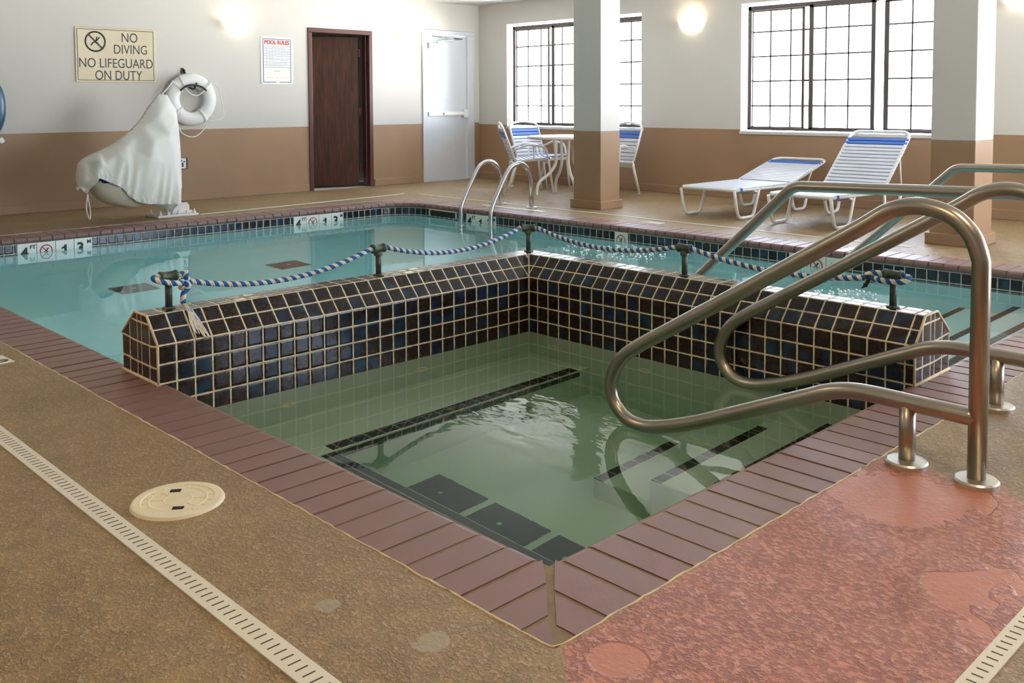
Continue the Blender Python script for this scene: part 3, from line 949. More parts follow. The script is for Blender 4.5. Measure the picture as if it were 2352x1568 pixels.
# ------------------------------------------------------------------ handrails
RT = 0.0268
def flange(parent, x, y, z0=0.0, r=0.062, mat='steel_dull'):
    m = MB()
    pr_ = [(0.0, 0.0), (r, 0.0), (r, 0.013), (r - 0.005, 0.018), (RT, 0.020), (0, 0.020)]
    for q in range(5): m.lathe(pr_[q:q + 2], 40, (x, y, z0))
    return m.build('flange', mat, parent)
def spa_rail(loc, label):
    t = thing('spa_handrail', label, 'handrail', loc, 0, 'twin handrails into the spa')
    # local frame: origin at the foot of the tall post, +Y runs towards the water
    y0 = 1.008
    pts = [(1.008, 0.0), (1.008, 0.655), (1.035, 0.725), (1.085, 0.775), (1.15, 0.798), (1.215, 0.800), (1.285, 0.778), (1.368, 0.724), (1.56, 0.606), (1.81, 0.452), (2.08, 0.288), (2.26, 0.178),
           (2.335, 0.118), (2.375, 0.055), (2.388, -0.005), (2.368, -0.066), (2.312, -0.112), (2.232, -0.124), (2.13, -0.102), (1.984, -0.050), (1.80, 0.030), (1.555, 0.138), (1.475, 0.173), (1.40, 0.192), (1.32, 0.198), (1.19, 0.197), (1.01, 0.196)]
    path = [(0, y - y0, z) for y, z in pts]
    P = [path[0]] + catmull(path[1:], 6)
    m = MB(); m.tube(P, RT, 18)
    m.build('rail', 'steel', t)
    m = MB(); m.tube([(0, 1.213 - y0, 0.0), (0, 1.213 - y0, 0.197)], RT * 0.92, 18); m.build('short_post', 'steel', t)
    flange(t, 0, 0); flange(t, 0, 1.213 - y0)
    return t
r1 = spa_rail((2.878, 1.008, 0), 'stainless looped spa handrail whose both foot flanges stand on the red painted deck')
dup(r1, (3.640, 1.008, 0), label='stainless looped spa handrail farther along the coping, behind the other, nearer the tiled wall end')
def pool_rail(loc, label):
    t = thing('pool_handrail', label, 'handrail', loc, 0, 'handrails of the pool steps')
    path = fillet([(0, 0, 0), (0, 0, 0.735), (0, 1.235, 0.70), (0, 2.30, -0.30), (0, 2.30, -0.75)], [0, 0.16, 0.12, 0.1, 0], 8)
    m = MB(); m.tube(path, RT, 18); m.build('rail', 'steel', t)
    flange(t, 0, 0)
    return t
p1 = pool_rail((4.27, 1.15, 0), 'stainless straight-topped handrail entering the pool just beyond the tiled spa wall')
dup(p1, (6.14, 1.08, 0), label='stainless straight-topped handrail at the far side of the pool steps, in front of the column')
def grab(loc, label):
    t = thing('pool_ladder_rail', label, 'ladder rail', loc, 0, 'pair of pool ladder rails')
    pts = [(0, 0, 0), (0, 0, 0.30), (-0.06, 0, 0.42), (-0.16, 0, 0.478), (-0.27, 0, 0.46), (-0.36, 0, 0.385), (-0.55, 0, 0.085), (-0.585, 0, -0.02), (-0.585, 0, -0.95)]
    P = [pts[0]] + catmull(pts[1:-1], 7) + [pts[-1]]
    m = MB(); m.tube(P, 0.024, 14); m.build('rail', 'chrome', t)
    flange(t, 0, 0, 0, 0.058)
    return t
g1 = grab((7.205, 7.545, 0), 'steel pool ladder rail nearer the white door, bent over the pool edge')
dup(g1, (7.145, 7.02, 0), label='steel pool ladder rail nearer the square column, bent over the pool edge')
tr = thing('ladder_tread_stack', 'white ladder treads under water between the two pool ladder rails', 'ladder treads', (6.585, 7.283, -0.9))
for z in (0.55, 0.28, 0.02):
    m = MB(); m.box((0, 0, z), (0.08, 0.50, 0.03)); m.build('tread', 'white_plastic', tr, bevel=0.006)

# ------------------------------------------------------------------ rope posts and rope
def post(loc, rz, label):
    t = thing('rope_post', label, 'post', loc, rz, 'rope posts along the spa wall')
    m = MB(); m.tube([(0, 0, 0), (0, 0, 0.125)], 0.0145, 16); m.lathe([(0.022, 0.100), (0.022, 0.118), (0.017, 0.122)], 16); m.build('pole', 'verdigris', t)
    m = MB()
    Rm = Matrix.Rotation(PI / 2, 3, 'Y')
    m.lathe([(0.0155, -0.034), (0.0155, -0.037), (0.0225, -0.037), (0.0225, -0.027), (0.0195, -0.025), (0.0195, 0.025), (0.0225, 0.027), (0.0225, 0.037), (0.0155, 0.037), (0.0155, -0.034)], 20, (0, 0, 0.135), Rm)
    m.build('tee_fitting', 'verdigris', t)
    m = MB(); m.lathe([(0.0, 0.0), (0.028, 0.0), (0.026, 0.005), (0.015, 0.008)], 18); m.build('base', 'verdigris', t)
    return t
ZT = 0.266
POSTS = [((1.734, 3.828, ZT), 0.0, 'green bronze rope post at the tasselled end of the rope'),
         ((2.800, 3.812, ZT), 0.0, 'green bronze rope post midway along the spa wall side facing the lift'),
         ((3.860, 3.815, ZT), -PI / 4, 'green bronze rope post on the corner of the tiled spa wall'),
         ((3.857, 2.736, ZT), PI / 2, 'green bronze rope post midway along the spa wall side facing the windows'),
         ((3.857, 1.695, ZT), PI / 2, 'green bronze rope post at the knotted end behind the spa handrails')]
pz = post(*POSTS[0])
for a in POSTS[1:]:
    dup(pz, *a)

TEES = [Vector(p[0]) + Vector((0, 0, 0.135)) for p in POSTS]
def sag(a, b_, s_, n=24, skew=0.0):
    out = []
    for k in range(n + 1):
        t = k / n
        p = a.lerp(b_, t)
        p.z -= s_ * 4 * t * (1 - t)
        out.append(p)
    return out
main = []
knot1 = TEES[0] + Vector((0.058, 0, -0.024))
knot5 = TEES[4] + Vector((0, 0.085, -0.022))
segs = [(knot1, TEES[1] + Vector((-0.05, 0, 0)), 0.075), (TEES[1] + Vector((0.05, 0, 0)), TEES[2] + Vector((-0.036, 0.036, 0)), 0.075),
        (TEES[2] + Vector((0.036, -0.036, 0)), TEES[3] + Vector((0, 0.05, 0)), 0.062), (TEES[3] + Vector((0, -0.05, 0)), knot5, 0.045)]
for a, b_, s_ in segs:
    main += sag(a, b_, s_)
def strands(b, path, r=0.0062, pitch=0.042, seg=6, cols=(0, 0, 1, 1)):
    P = resample(path, 0.0035)
    n = len(P)
    N = None
    fr = []
    for i in range(n):
        T = (P[min(i + 1, n - 1)] - P[max(i - 1, 0)]).normalized()
        if N is None:
            N = T.orthogonal().normalized()
        N = (N - T * N.dot(T)).normalized()
        fr.append((N.copy(), T.cross(N)))
    for k, c_ in enumerate(cols):
        Q = []
        for i in range(n):
            a = 2 * PI * (k / len(cols) + i * 0.0035 / pitch)
            Q.append(P[i] + (fr[i][0] * math.cos(a) + fr[i][1] * math.sin(a)) * r * 1.05)
        b.tube(Q, r, seg, mi=c_)
rope_root = MB(); strands(rope_root, main)
rope = rope_root.build('rope', ['rope_white', 'rope_blue'])
tag(rope, 'blue and white twisted rope strung through the bronze posts', 'rope')
kn = MB()
t0 = TEES[0]
loop = catmull([knot1 + Vector((0.0, 0.0, -0.004)), t0 + Vector((0.03, -0.035, -0.03)), t0 + Vector((-0.045, -0.034, -0.014)), t0 + Vector((-0.068, -0.01, 0.0)), t0 + Vector((-0.05, 0, 0.002)), t0 + Vector((0, 0, 0)), t0 + Vector((0.05, 0, 0.0)), t0 + Vector((0.075, -0.006, 0.006)), knot1 + Vector((0.012, -0.012, 0.014)), knot1 + Vector((0.026, 0.002, -0.004)), knot1 + Vector((0.012, 0.016, -0.024)), knot1 + Vector((-0.006, -0.006, -0.03)), knot1 + Vector((0.004, -0.022, -0.012)), knot1 + Vector((0.022, -0.016, -0.026)), knot1 + Vector((0.006, -0.012, -0.05))], 10)
strands(kn, loop)
kn.build('knot', ['rope_white', 'rope_blue'], rope)
kn = MB()
t5 = TEES[4]
loop = catmull([knot5, t5 + Vector((-0.034, 0.03, -0.024)), t5 + Vector((-0.034, -0.045, -0.02)), t5 + Vector((-0.01, -0.07, -0.004)), t5 + Vector((0, -0.05, 0)), t5, t5 + Vector((0, 0.06, 0)), knot5 + Vector((-0.014, 0.012, 0.016)), knot5 + Vector((-0.016, 0.03, -0.006)), knot5 + Vector((0.016, 0.01, -0.014)), knot5 + Vector((-0.018, -0.006, 0.0)), knot5 + Vector((-0.01, 0.02, -0.012))], 10)
strands(kn, loop)
kn.build('knot', ['rope_white', 'rope_blue'], rope)
m = MB(); m.tube(catmull([knot5 + Vector((-0.022, 0.01, 0.012)), knot5 + Vector((-0.03, 0.008, -0.008)), knot5 + Vector((-0.03, 0.02, -0.03)), knot5 + Vector((-0.028, 0.038, -0.046))], 6), [0.008] * 12 + [0.011, 0.008, 0.006, 0.004, 0.003, 0.003, 0.003], 8)
m.build('black_tape_end', 'dark', rope)
ts = MB()
k0 = knot1 + Vector((0.006, -0.012, -0.045))
strands(ts, catmull([k0, k0 + Vector((-0.012, -0.012, -0.02)), k0 + Vector((-0.018, -0.022, -0.05))], 8))
for i in range(34):
    a = random.uniform(-1, 1); b_ = random.uniform(-1, 1)
    st = k0 + Vector((-0.018 + 0.006 * a, -0.024 + 0.006 * b_, -0.048))
    L = random.uniform(0.085, 0.125)
    pts = [st]
    for q in range(1, 6):
        f = q / 5
        x = st.x + f * (0.026 * a + 0.014) + random.uniform(-1, 1) * 0.003
        z = st.z - f * L
        # lie against the slope of the tiled wall
        y = min(st.y + 0.006 * b_ * f + random.uniform(-1, 1) * 0.003, SY + 0.097 * max(0, min(1, (z - 0.16) / 0.106)) - 0.008)
        pts.append(Vector((x, y, z)))
    ts.tube(catmull(pts, 4), 0.0026, 5, mi=1 if i % 6 == 0 else 0)
ts.build('frayed_tassel', ['rope_white', 'rope_blue'], rope)

# ------------------------------------------------------------------ depth markers
def no_dive(parent, mw, r):
    m = MB()
    m.lathe([(r, 0), (r * 0.84, 0), (r * 0.84, 0.0008), (r, 0.0008), (r, 0)], 36)
    m.box((0, 0, 0.0006), (r * 1.8, r * 0.16, 0.0008), (0, 0, -PI / 4))
    for v in range(len(m.v)): m.v[v] = tuple(mw @ Vector(m.v[v]))
    m.build('prohibition_ring', 'ink_red' if r < 0.075 else 'ink_black', parent)
    m = MB()
    q = 0.75 * r
    m.tube([mw @ Vector(p) for p in [(q * 0.55, q * 0.55, 0.0014), (q * 0.15, q * 0.1, 0.0014), (-q * 0.3, -q * 0.15, 0.0014), (-q * 0.55, -q * 0.5, 0.0014)]], r * 0.055, 6)
    m.tube([mw @ Vector(p) for p in [(-q * 0.1, -q * 0.05, 0.0014), (q * 0.35, -q * 0.22, 0.0014)]], r * 0.05, 6)
    m.tube([mw @ Vector(p) for p in [(q * 0.2, q * 0.62, 0.0014), (q * 0.15, q * 0.1, 0.0014)]], r * 0.05, 6)
    m.build('diver_figure', 'ink_black', parent)
TS = 0.150
def marker(name, label, frame, content):
    """a row of square ceramic tiles set in the waterline"""
    t = thing(name, label, 'depth marker', (0, 0, 0), 0, 'depth markers on the pool wall')
    n = len(content)
    for i, cdef in enumerate(content):
        mw = frame((i - (n - 1) / 2) * (TS + 0.004))
        m = MB(); m.box((0, 0, -0.004), (TS, TS, 0.010))
        for v in range(len(m.v)): m.v[v] = tuple(mw @ Vector(m.v[v]))
        tl = m.build('marker_tile', 'marker_white', t, bevel=0.002)
        for ttxt in cdef:
            if ttxt == 'X':
                no_dive(tl, mw @ Matrix.Translation((0, 0, 0.0015)), 0.052)
            else:
                body, sz, dx, dy = ttxt
                if body == '1':
                    g1 = [(-0.008, -0.045), (0.014, -0.045), (0.014, 0.045), (-0.002, 0.045), (-0.012, 0.030), (-0.030, 0.022), (-0.030, 0.008), (-0.008, 0.014)]
                    m = MB(); m.face([mw @ Vector((x + dx, y + dy, 0.0018)) for x, y in g1]); m.build('lettering', 'ink_black', tl)
                    continue
                text(body, sz, 'ink_black', mw @ Matrix.Translation((dx, dy, 0.0018)), tl, 'lettering', bold=0.004 if sz > 0.05 else 0.0015)
FULL = [[('4', 0.125, -0.02, -0.01), ('FT', 0.045, 0.045, 0.040)], ['X'], [('1', 0.125, 0, -0.01)], [('3', 0.125, -0.025, -0.01), ('M', 0.045, 0.048, 0.040)]]
SHORT = [[('4', 0.125, -0.02, -0.01), ('FT', 0.045, 0.045, 0.040)], [('1', 0.125, 0, -0.01)], [('3', 0.125, -0.025, -0.01), ('M', 0.045, 0.048, 0.040)]]
yw = PY1 + 0.008
zc = -0.055 - TS / 2
marker('depth_marker', 'white 4 FT 1 3 M tile row in the waterline left of the lift', lambda d_: on_back(2.893 + d_, zc, yw), FULL)
marker('depth_marker', 'white 4 FT 1 3 M tile row in the waterline below the brown door', lambda d_: on_back(5.540 + d_, zc, yw), FULL)
xw = PX1 + 0.008
marker('depth_marker', 'white 4 FT 1 3 M tile row in the waterline behind the ladder rails', lambda d_: on_right(7.30 - d_, zc, xw), SHORT)
marker('depth_marker', 'single white no-diving tile in the waterline below the loungers', lambda d_: on_right(5.43 - d_, zc, xw), [['X']])
marker('depth_marker', 'white 3 FT 1 M tile row in the waterline behind the spa handrails', lambda d_: on_right(3.53 - d_, zc, xw), [[('3', 0.125, -0.02, -0.01), ('FT', 0.045, 0.045, 0.040)], ['X'], [('1', 0.125, -0.03, -0.01), ('M', 0.045, 0.045, 0.040)]])

# deck tiles let into the floor
def deck_tile(x, y, rz, label, sx_=0.155, sy_=0.155, words=()):
    t = thing('deck_marker_tile', label, 'floor tile', (x, y, 0), rz, 'white marker tiles in the deck')
    m = MB(); m.box((0, 0, 0.001), (sx_, sy_, 0.006)); m.build('tile_face', 'marker_white', t, bevel=0.0015)
    for body, sz, dx, dy, rot in words:
        text(body, sz, 'ink_black', Matrix.Translation((dx, dy, 0.0045)) @ Matrix.Rotation(rot, 4, 'Z'), t, 'lettering', bold=0.002)
deck_tile(1.235, 4.515, 0.05, 'white numbered tile in the brown deck beside the coping, cut off by the photo edge', 0.155, 0.155, [('2', 0.13, -0.02, 0.02, -PI / 2 + 0.1), ('0', 0.10, 0.025, -0.03, -PI / 2)])
deck_tile(7.07, 5.36, 0, 'small white tile in the far deck before the nearer lounger row', 0.12, 0.16)
deck_tile(7.015, 7.17, 0, 'long white tile strip in the far deck under the ladder flanges', 0.09, 0.90)

# ------------------------------------------------------------------ deck drains
def drain(x0, y0, x1, y1, width, label, slots):
    a, b_ = Vector((x0, y0, 0)), Vector((x1, y1, 0))
    L = (b_ - a).length
    rz = math.atan2(b_.y - a.y, b_.x - a.x)
    t = thing('deck_drain', label, 'drain channel', (x0, y0, 0), rz, 'white drain channels in the deck')
    m = MB(); m.box((L / 2, 0, -0.003), (L, width, 0.014))
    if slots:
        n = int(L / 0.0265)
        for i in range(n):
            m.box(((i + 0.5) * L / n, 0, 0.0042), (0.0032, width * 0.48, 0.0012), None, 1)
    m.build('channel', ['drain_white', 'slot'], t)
    return t
drain(0.978, 0.95, 0.978, 8.9, 0.060, 'white slotted drain channel crossing the tan deck beside the round lid', True)
drain(1.30, 0.655, 4.6, 0.655, 0.046, 'white slotted drain channel at the far edge of the red painted deck', True)
drain(4.45, 9.05, 7.20, 9.27, 0.035, 'thin white drain channel in the deck in front of the brown door', False)
drain(7.305, 9.10, 7.235, 3.05, 0.030, 'thin white drain channel in the deck in front of the loungers', False)

# round skimmer lid
sl = thing('deck_access_cover', 'round cream skimmer lid with two square finger holes in the tan deck', 'cover', (1.165, 2.545, 0))
m = MB()
pr_ = [(0.0, 0.006), (0.035, 0.006), (0.037, 0.0072), (0.040, 0.0072), (0.042, 0.006), (0.075, 0.006), (0.077, 0.0074), (0.080, 0.0074), (0.082, 0.006), (0.098, 0.006), (0.100, 0.0085), (0.118, 0.0085), (0.124, 0.007), (0.128, 0.0)]
for q in range(len(pr_) - 1): m.lathe(pr_[q:q + 2], 64)
for k in range(8):
    a = k * PI / 4 + 0.2
    m.box((math.cos(a) * 0.058, math.sin(a) * 0.058, 0.0066), (0.034, 0.002, 0.0016), (0, 0, a))
for k in range(16):
    a = k * PI / 8
    m.box((math.cos(a) * 0.090, math.sin(a) * 0.090, 0.0064), (0.014, 0.0016, 0.0016), (0, 0, a))
m.build('lid_disc', 'cream_plastic', sl)
for dx, dy in ((0.022, 0.060), (-0.026, -0.057)):
    m = MB(); m.box((dx, dy, 0.0068), (0.030, 0.017, 0.0022), (0, 0, -0.62)); m.build('finger_hole', 'dark', sl)

# ------------------------------------------------------------------ signs on the back wall
sg = thing('no_diving_sign', 'pale gold wall sign with black no-diving and no-lifeguard wording', 'sign', (4.205, BY, 1.642))
W2, H2 = 0.432, 0.292
m = MB(); m.box((0, -0.006, 0), (W2 * 2, 0.012, H2 * 2)); m.build('sign_board', 'sign_gold', sg, bevel=0.003)
m = MB()
for sx_ in (-1, 1): m.box((sx_ * (W2 - 0.022), -0.0125, 0), (0.006, 0.0016, H2 * 2 - 0.038))
for sz in (-1, 1): m.box((0, -0.0125, sz * (H2 - 0.022)), (W2 * 2 - 0.038, 0.0016, 0.006))
m.build('border_line', 'ink_black', sg)
def lw(x, z): return on_back(x, z, -0.0132)
for body, x, z, sz, xs in (('NO', 0.145, 0.188, 0.145, 0.80), ('DIVING', 0.155, 0.060, 0.140, 0.80), ('NO LIFEGUARD', 0.0, -0.092, 0.143, 0.80), ('ON DUTY', 0.02, -0.222, 0.145, 0.78)):
    text(body, sz, 'ink_black', lw(x, z), sg, 'lettering', xs)
no_dive(sg, lw(-0.222, 0.140), 0.112)

sr = thing('pool_rules_sign', 'white poster with blue border and red POOL RULES heading', 'sign', (6.172, BY, 1.640))
W2, H2 = 0.222, 0.290
m = MB(); m.box((0, -0.003, 0), (W2 * 2, 0.006, H2 * 2)); m.build('sign_board', 'sign_white', sr, bevel=0.001)
m = MB()
for sx_ in (-1, 1): m.box((sx_ * (W2 - 0.032), -0.0065, -0.005), (0.009, 0.0016, H2 * 2 - 0.055))
m.box((0, -0.0065, H2 - 0.032), (W2 * 2 - 0.055, 0.0016, 0.009)); m.box((-0.105, -0.0065, -H2 + 0.024), (0.17, 0.0016, 0.009)); m.box((0.11, -0.0065, -H2 + 0.024), (0.16, 0.0016, 0.009))
zr = [0.172, 0.142, 0.112, 0.082, 0.052, 0.022, -0.022, -0.055, -0.087]
for z in zr: m.box((0, -0.0065, z), (W2 * 2 - 0.07, 0.0014, 0.0035))
m.build('border_line', 'ink_blue', sr)
text('POOL RULES', 0.066, 'ink_red', on_back(0, 0.217, -0.0066), sr, 'lettering', 0.92, bold=0.003)
for z, Lr in zip(zr[:-1], (0.23, 0.22, 0.27, 0.28, 0.07, 0.27, 0.25, 0.2)):
    m = MB()
    x = -0.118
    m.box((-0.142, -0.0064, z - 0.015), (0.014, 0.0012, 0.008))
    while x < -0.118 + Lr:
        d_ = random.uniform(0.018, 0.045)
        m.box((x + d_ / 2, -0.0064, z - 0.015), (d_, 0.0012, 0.006)); x += d_ + 0.008
    m.build('lettering', 'ink_grey', sr)
for x, z, d_, h_ in ((0, -0.13, 0.085, 0.007), (0, -0.205, 0.02, 0.004), (-0.11, -0.213, 0.12, 0.003), (0.11, -0.213, 0.12, 0.003)):
    m = MB(); m.box((x, -0.0064, z), (d_, 0.0012, h_)); m.build('lettering', 'ink_grey', sr)
for sx_ in (-1, 1):
    for sz in (-1, 1):
        m = MB(); m.lathe([(0.006, 0), (0.005, 0.003), (0, 0.004)], 10, (sx_ * (W2 - 0.014), -0.006, sz * (H2 - 0.014)), Matrix.Rotation(PI / 2, 3, 'X')); m.build('screw_head', 'chrome', sr)

# wall outlet
ot = thing('wall_outlet', 'wall outlet plate low on the tan wall beside the covered lift', 'outlet', (4.925, BY, 0.434))
m = MB(); m.box((0.01, -0.004, 0), (0.105, 0.008, 0.128)); m.build('back_box', 'dark', ot, bevel=0.003)
m = MB(); m.box((0, -0.009, 0), (0.085, 0.006, 0.118)); m.build('cover_plate', 'white_plastic', ot, bevel=0.002)
m = MB(); m.box((-0.02, -0.0125, 0.03), (0.03, 0.002, 0.016)); m.box((0.0, -0.0125, -0.015), (0.018, 0.002, 0.05)); m.lathe([(0.009, 0), (0, 0.001)], 10, (0.02, -0.0125, 0.02), Matrix.Rotation(PI / 2, 3, 'X')); m.build('socket', 'dark', ot)

# sconces -----------------------------------------------------------
def sconce(loc, rz, label):
    t = thing('wall_sconce', label, 'wall lamp', loc, rz, 'half-bowl wall sconces')
    # local -Y points into the room
    m = MB()
    pr = []
    for k in range(13):
        a = k / 12 * PI / 2
        pr.append((0.175 * math.sin(a) ** 0.92, -0.150 * math.cos(a)))
    m.lathe(pr, 28, (0, 0, 0), Matrix.Diagonal((1, 0.72, 1)).to_3x3(), a0=PI, a1=2 * PI)
    m.build('glass_bowl', 'lamp', t)
    m = MB(); m.box((0, -0.006, -0.055), (0.2, 0.012, 0.09)); m.build('wall_plate', 'white_metal', t)
    l = bpy.data.lights.new('sconce_bulb', 'POINT'); l.energy = 1.3; l.color = (1.0, 0.78, 0.5); l.shadow_soft_size = 0.03
    lo = bpy.data.objects.new('bulb', l); COL.objects.link(lo); lo.parent = t; lo.location = (0, -0.075, 0.03)
    return t
s1 = sconce((5.640, BY, 2.085), 0, 'glowing half-bowl wall lamp between the no-diving sign and the rules poster')
dup(s1, (8.200, BY, 2.080), 0, 'glowing half-bowl wall lamp between the brown door and the white door')
dup(s1, (WX, 6.675, 2.075), -PI / 2, 'glowing half-bowl wall lamp between the two windows')
dup(s1, (WX, 3.03, 2.09), -PI / 2, 'glowing half-bowl wall lamp right of the larger column, cut by the photo edge')

# fill lamps added out of view over the near deck to light the foreground
def fill_lamp(loc, label):
    t = thing('added_fill_lamp', label, 'added fill lamp', loc, 0, 'added fill lamps')
    m = MB(); m.lathe([(0.17, 0.0), (0.17, -0.03), (0.15, -0.04)], 32); m.build('rim', 'white_metal', t)
    m = MB(); m.lathe([(0.15, -0.035), (0.10, -0.06), (0.0, -0.07)], 32); m.build('lens', 'lamp_fill', t)
    return t
c1 = fill_lamp((0.4, 4.6, CH), 'added unseen fill lamp above the near deck by the pool')
dup(c1, (2.4, 0.2, CH), 0, 'added unseen fill lamp above the red painted deck')
dup(c1, (0.6, 1.2, CH), 0, 'added unseen fill lamp above the photographer')

# ------------------------------------------------------------------ life ring
lr = thing('life_ring', 'white life ring with grab rope hung on the wall hook behind the lift', 'life ring', (5.012, BY - 0.085, 1.163))
m = MB()
RR, rr = 0.222, 0.078
N1, N2 = 56, 18
rings = []
for i in range(N1):
    a = 2 * PI * i / N1
    rings.append(m.idx([((RR + rr * math.cos(2 * PI * k / N2)) * math.cos(a), 0.055 * math.sin(2 * PI * k / N2), (RR + rr * math.cos(2 * PI * k / N2)) * math.sin(a)) for k in range(N2)]))
for i in range(N1):
    a, b_ = rings[i], rings[(i + 1) % N1]
    for k in range(N2):
        m.fi((a[k], a[(k + 1) % N2], b_[(k + 1) % N2], b_[k]))
m.build('float_ring', 'ring_white', lr)
def tor(a, k, f=1.05):
    return Vector(((RR + rr * f * math.cos(k)) * math.cos(a), 0.055 * f * math.sin(k), (RR + rr * f * math.cos(k)) * math.sin(a)))
for a in (0.72, 2.42, -0.98, -2.5):
    m = MB()
    P = []
    for da in (-0.09, 0.09):
        P.append(m.idx([tor(a + da, 2 * PI * k / 24, 1.04) for k in range(24)]))
    for k in range(24):
        m.fi((P[0][k], P[0][(k + 1) % 24], P[1][(k + 1) % 24], P[1][k]))
    m.build('strap', 'ring_white', lr, solid=0.004)
def rp_(pts): return catmull([Vector(p) for p in pts], 8)
m = MB()
def rim(a, d_=0.0): return ((RR + rr + 0.008 + d_) * math.cos(a), -0.045, (RR + rr + 0.008 + d_) * math.sin(a))
m.tube(rp_([rim(0.72), (0.12, -0.07, 0.10), (0.03, -0.075, 0.045), (-0.06, -0.07, 0.08), (-0.13, -0.065, 0.19), rim(2.1)]), 0.007, 8)
m.tube(rp_([rim(2.42), (-0.30, -0.06, 0.13), (-0.385, -0.05, 0.02), (-0.33, -0.05, -0.09), (-0.32, -0.05, -0.2), rim(-2.5, 0.02)]), 0.007, 8)
m.tube(rp_([rim(0.72), (0.31, -0.06, 0.13), (0.335, -0.05, 0.02), (0.36, -0.05, -0.1), (0.37, -0.04, -0.19), (0.31, -0.05, -0.235), rim(-0.98)]), 0.005, 8)
m.tube(rp_([rim(-0.98), (0.12, -0.05, -0.34), (0.03, -0.05, -0.415), (-0.06, -0.05, -0.42), (-0.15, -0.05, -0.37), rim(-2.3)]), 0.007, 8)
m.build('grab_rope', 'ring_white', lr)
hk = thing('ring_hook', 'black wall hook holding the white life ring', 'hook', (5.0, BY, 1.36))
m = MB(); m.box((-0.05, -0.004, 0.13), (0.036, 0.008, 0.065)); m.build('plate', 'dark', hk, bevel=0.003)
m = MB(); m.tube(fillet([(-0.04, -0.004, 0.14), (-0.04, -0.03, 0.14), (0.02, -0.025, -0.06), (0.02, -0.13, -0.085), (0.05, -0.155, -0.01)], 0.02, 4), 0.011, 10)
m.tube(catmull([(-0.15, -0.16, -0.10), (-0.09, -0.17, -0.05), (0.0, -0.17, -0.035), (0.1, -0.17, -0.055), (0.16, -0.16, -0.095)], 5), 0.011, 8)
m.build('hook_arm', 'dark', hk)

# blue rounded thing at the left edge
bf = thing('blue_float', 'glossy dark blue rounded float with white lower tip cut by the photo edge', 'float', (2.74, BY - 0.09, 1.09))
m = MB()
N = 40
fr_, bk_ = [], []
def sup(a, f): 
    c_, s_ = math.cos(a), math.sin(a)
    return (0.32 * f * math.copysign(abs(c_) ** 0.8, c_), 0.365 * f * math.copysign(abs(s_) ** 0.9, s_))
lay = [(0.0, 0.07), (0.5, 0.068), (0.8, 0.055), (0.95, 0.03), (1.0, 0.0), (0.95, -0.03), (0.8, -0.05), (0.0, -0.06)]
ringsb = []
for f, yy in lay:
    ringsb.append(m.idx([(sup(2 * PI * k / N, f)[0], -yy, sup(2 * PI * k / N, f)[1]) for k in range(N)]))
for i in range(len(lay) - 1):
    for k in range(N):
        m.fi((ringsb[i][k], ringsb[i][(k + 1) % N], ringsb[i + 1][(k + 1) % N], ringsb[i + 1][k]))
m.build('float_body', 'blue_vinyl', bf)
m = MB(); m.box((0.255, -0.03, -0.33), (0.05, 0.05, 0.06), (0, -0.5, 0)); m.build('white_tip', 'white_plastic', bf, bevel=0.01)

# ------------------------------------------------------------------ covered pool lift
lf_ = thing('pool_lift', 'pool access lift under a draped white cover on a bolted white base', 'pool lift', (4.19, 9.17, 0))
def L(x): return x - 4.19
m = MB()
m.box((0.02, 0, 0.012), (0.42, 0.30, 0.024)); m.box((0.16, -0.07, 0.03), (0.07, 0.05, 0.04))
m.build('base_plate', 'white_metal', lf_, bevel=0.006)
for y in (-0.07, 0.07):
    m = MB()
    poly = [(-0.02, 0.024), (0.0, 0.075), (0.06, 0.13), (0.14, 0.13), (0.165, 0.10), (0.165, 0.024)]
    ia = m.idx([(x, y - 0.008, z) for x, z in poly]); ib = m.idx([(x, y + 0.008, z) for x, z in poly])
    m.fi(ia, 0, False); m.fi(ib[::-1], 0, False)
    for k in range(len(poly)):
        m.fi((ia[k], ib[k], ib[(k + 1) % len(poly)], ia[(k + 1) % len(poly)]), 0, False)
    m.build('mast_bracket', 'white_metal', lf_, bevel=0.003)
m = MB(); m.tube([(-0.02, 0, 0.05), (-0.02, 0, 1.14)], 0.04, 16); m.build('mast', 'white_metal', lf_)
for x, y in ((-0.15, -0.11), (-0.15, 0.11), (-0.07, -0.11), (0.2, -0.11), (0.2, 0.11), (0.03, -0.12)):
    m = MB(); m.lathe([(0.016, 0.0), (0.016, 0.018), (0.008, 0.02), (0.008, 0.04), (0, 0.041)], 8, (x, y, 0.024)); m.build('bolt', 'white_metal', lf_)
m = MB(); m.tube(fillet([(-0.03, 0, 0.10), (-0.20, 0, 0.17), (-0.42, 0, 0.19)], 0.05, 5), 0.035, 12); m.build('seat_arm', 'seat_shell', lf_)
# moulded seat pan
m = MB()
N = 28
lay = [(0.0, 0.0), (0.45, 0.006), (0.75, 0.045), (0.93, 0.12), (1.0, 0.20), (0.97, 0.235), (0.9, 0.235)]
rg = []
for f, z in lay:
    rg.append(m.idx([(L(3.70) + 0.27 * f * math.cos(2 * PI * k / N) - (z * 0.25), 0.185 * f * math.sin(2 * PI * k / N), 0.125 + z + 0.06 * f * (-math.cos(2 * PI * k / N))) for k in range(N)]))
for i in range(len(lay) - 1):
    for k in range(N):
        m.fi((rg[i][k], rg[i][(k + 1) % N], rg[i + 1][(k + 1) % N], rg[i + 1][k]))
m.build('seat_pan', 'seat_shell', lf_)
m = MB(); m.box((L(3.62), 0, 0.40), (0.30, 0.34, 0.08), (0, 0.12, 0)); m.build('seat_cushion', 'navy', lf_, bevel=0.025)
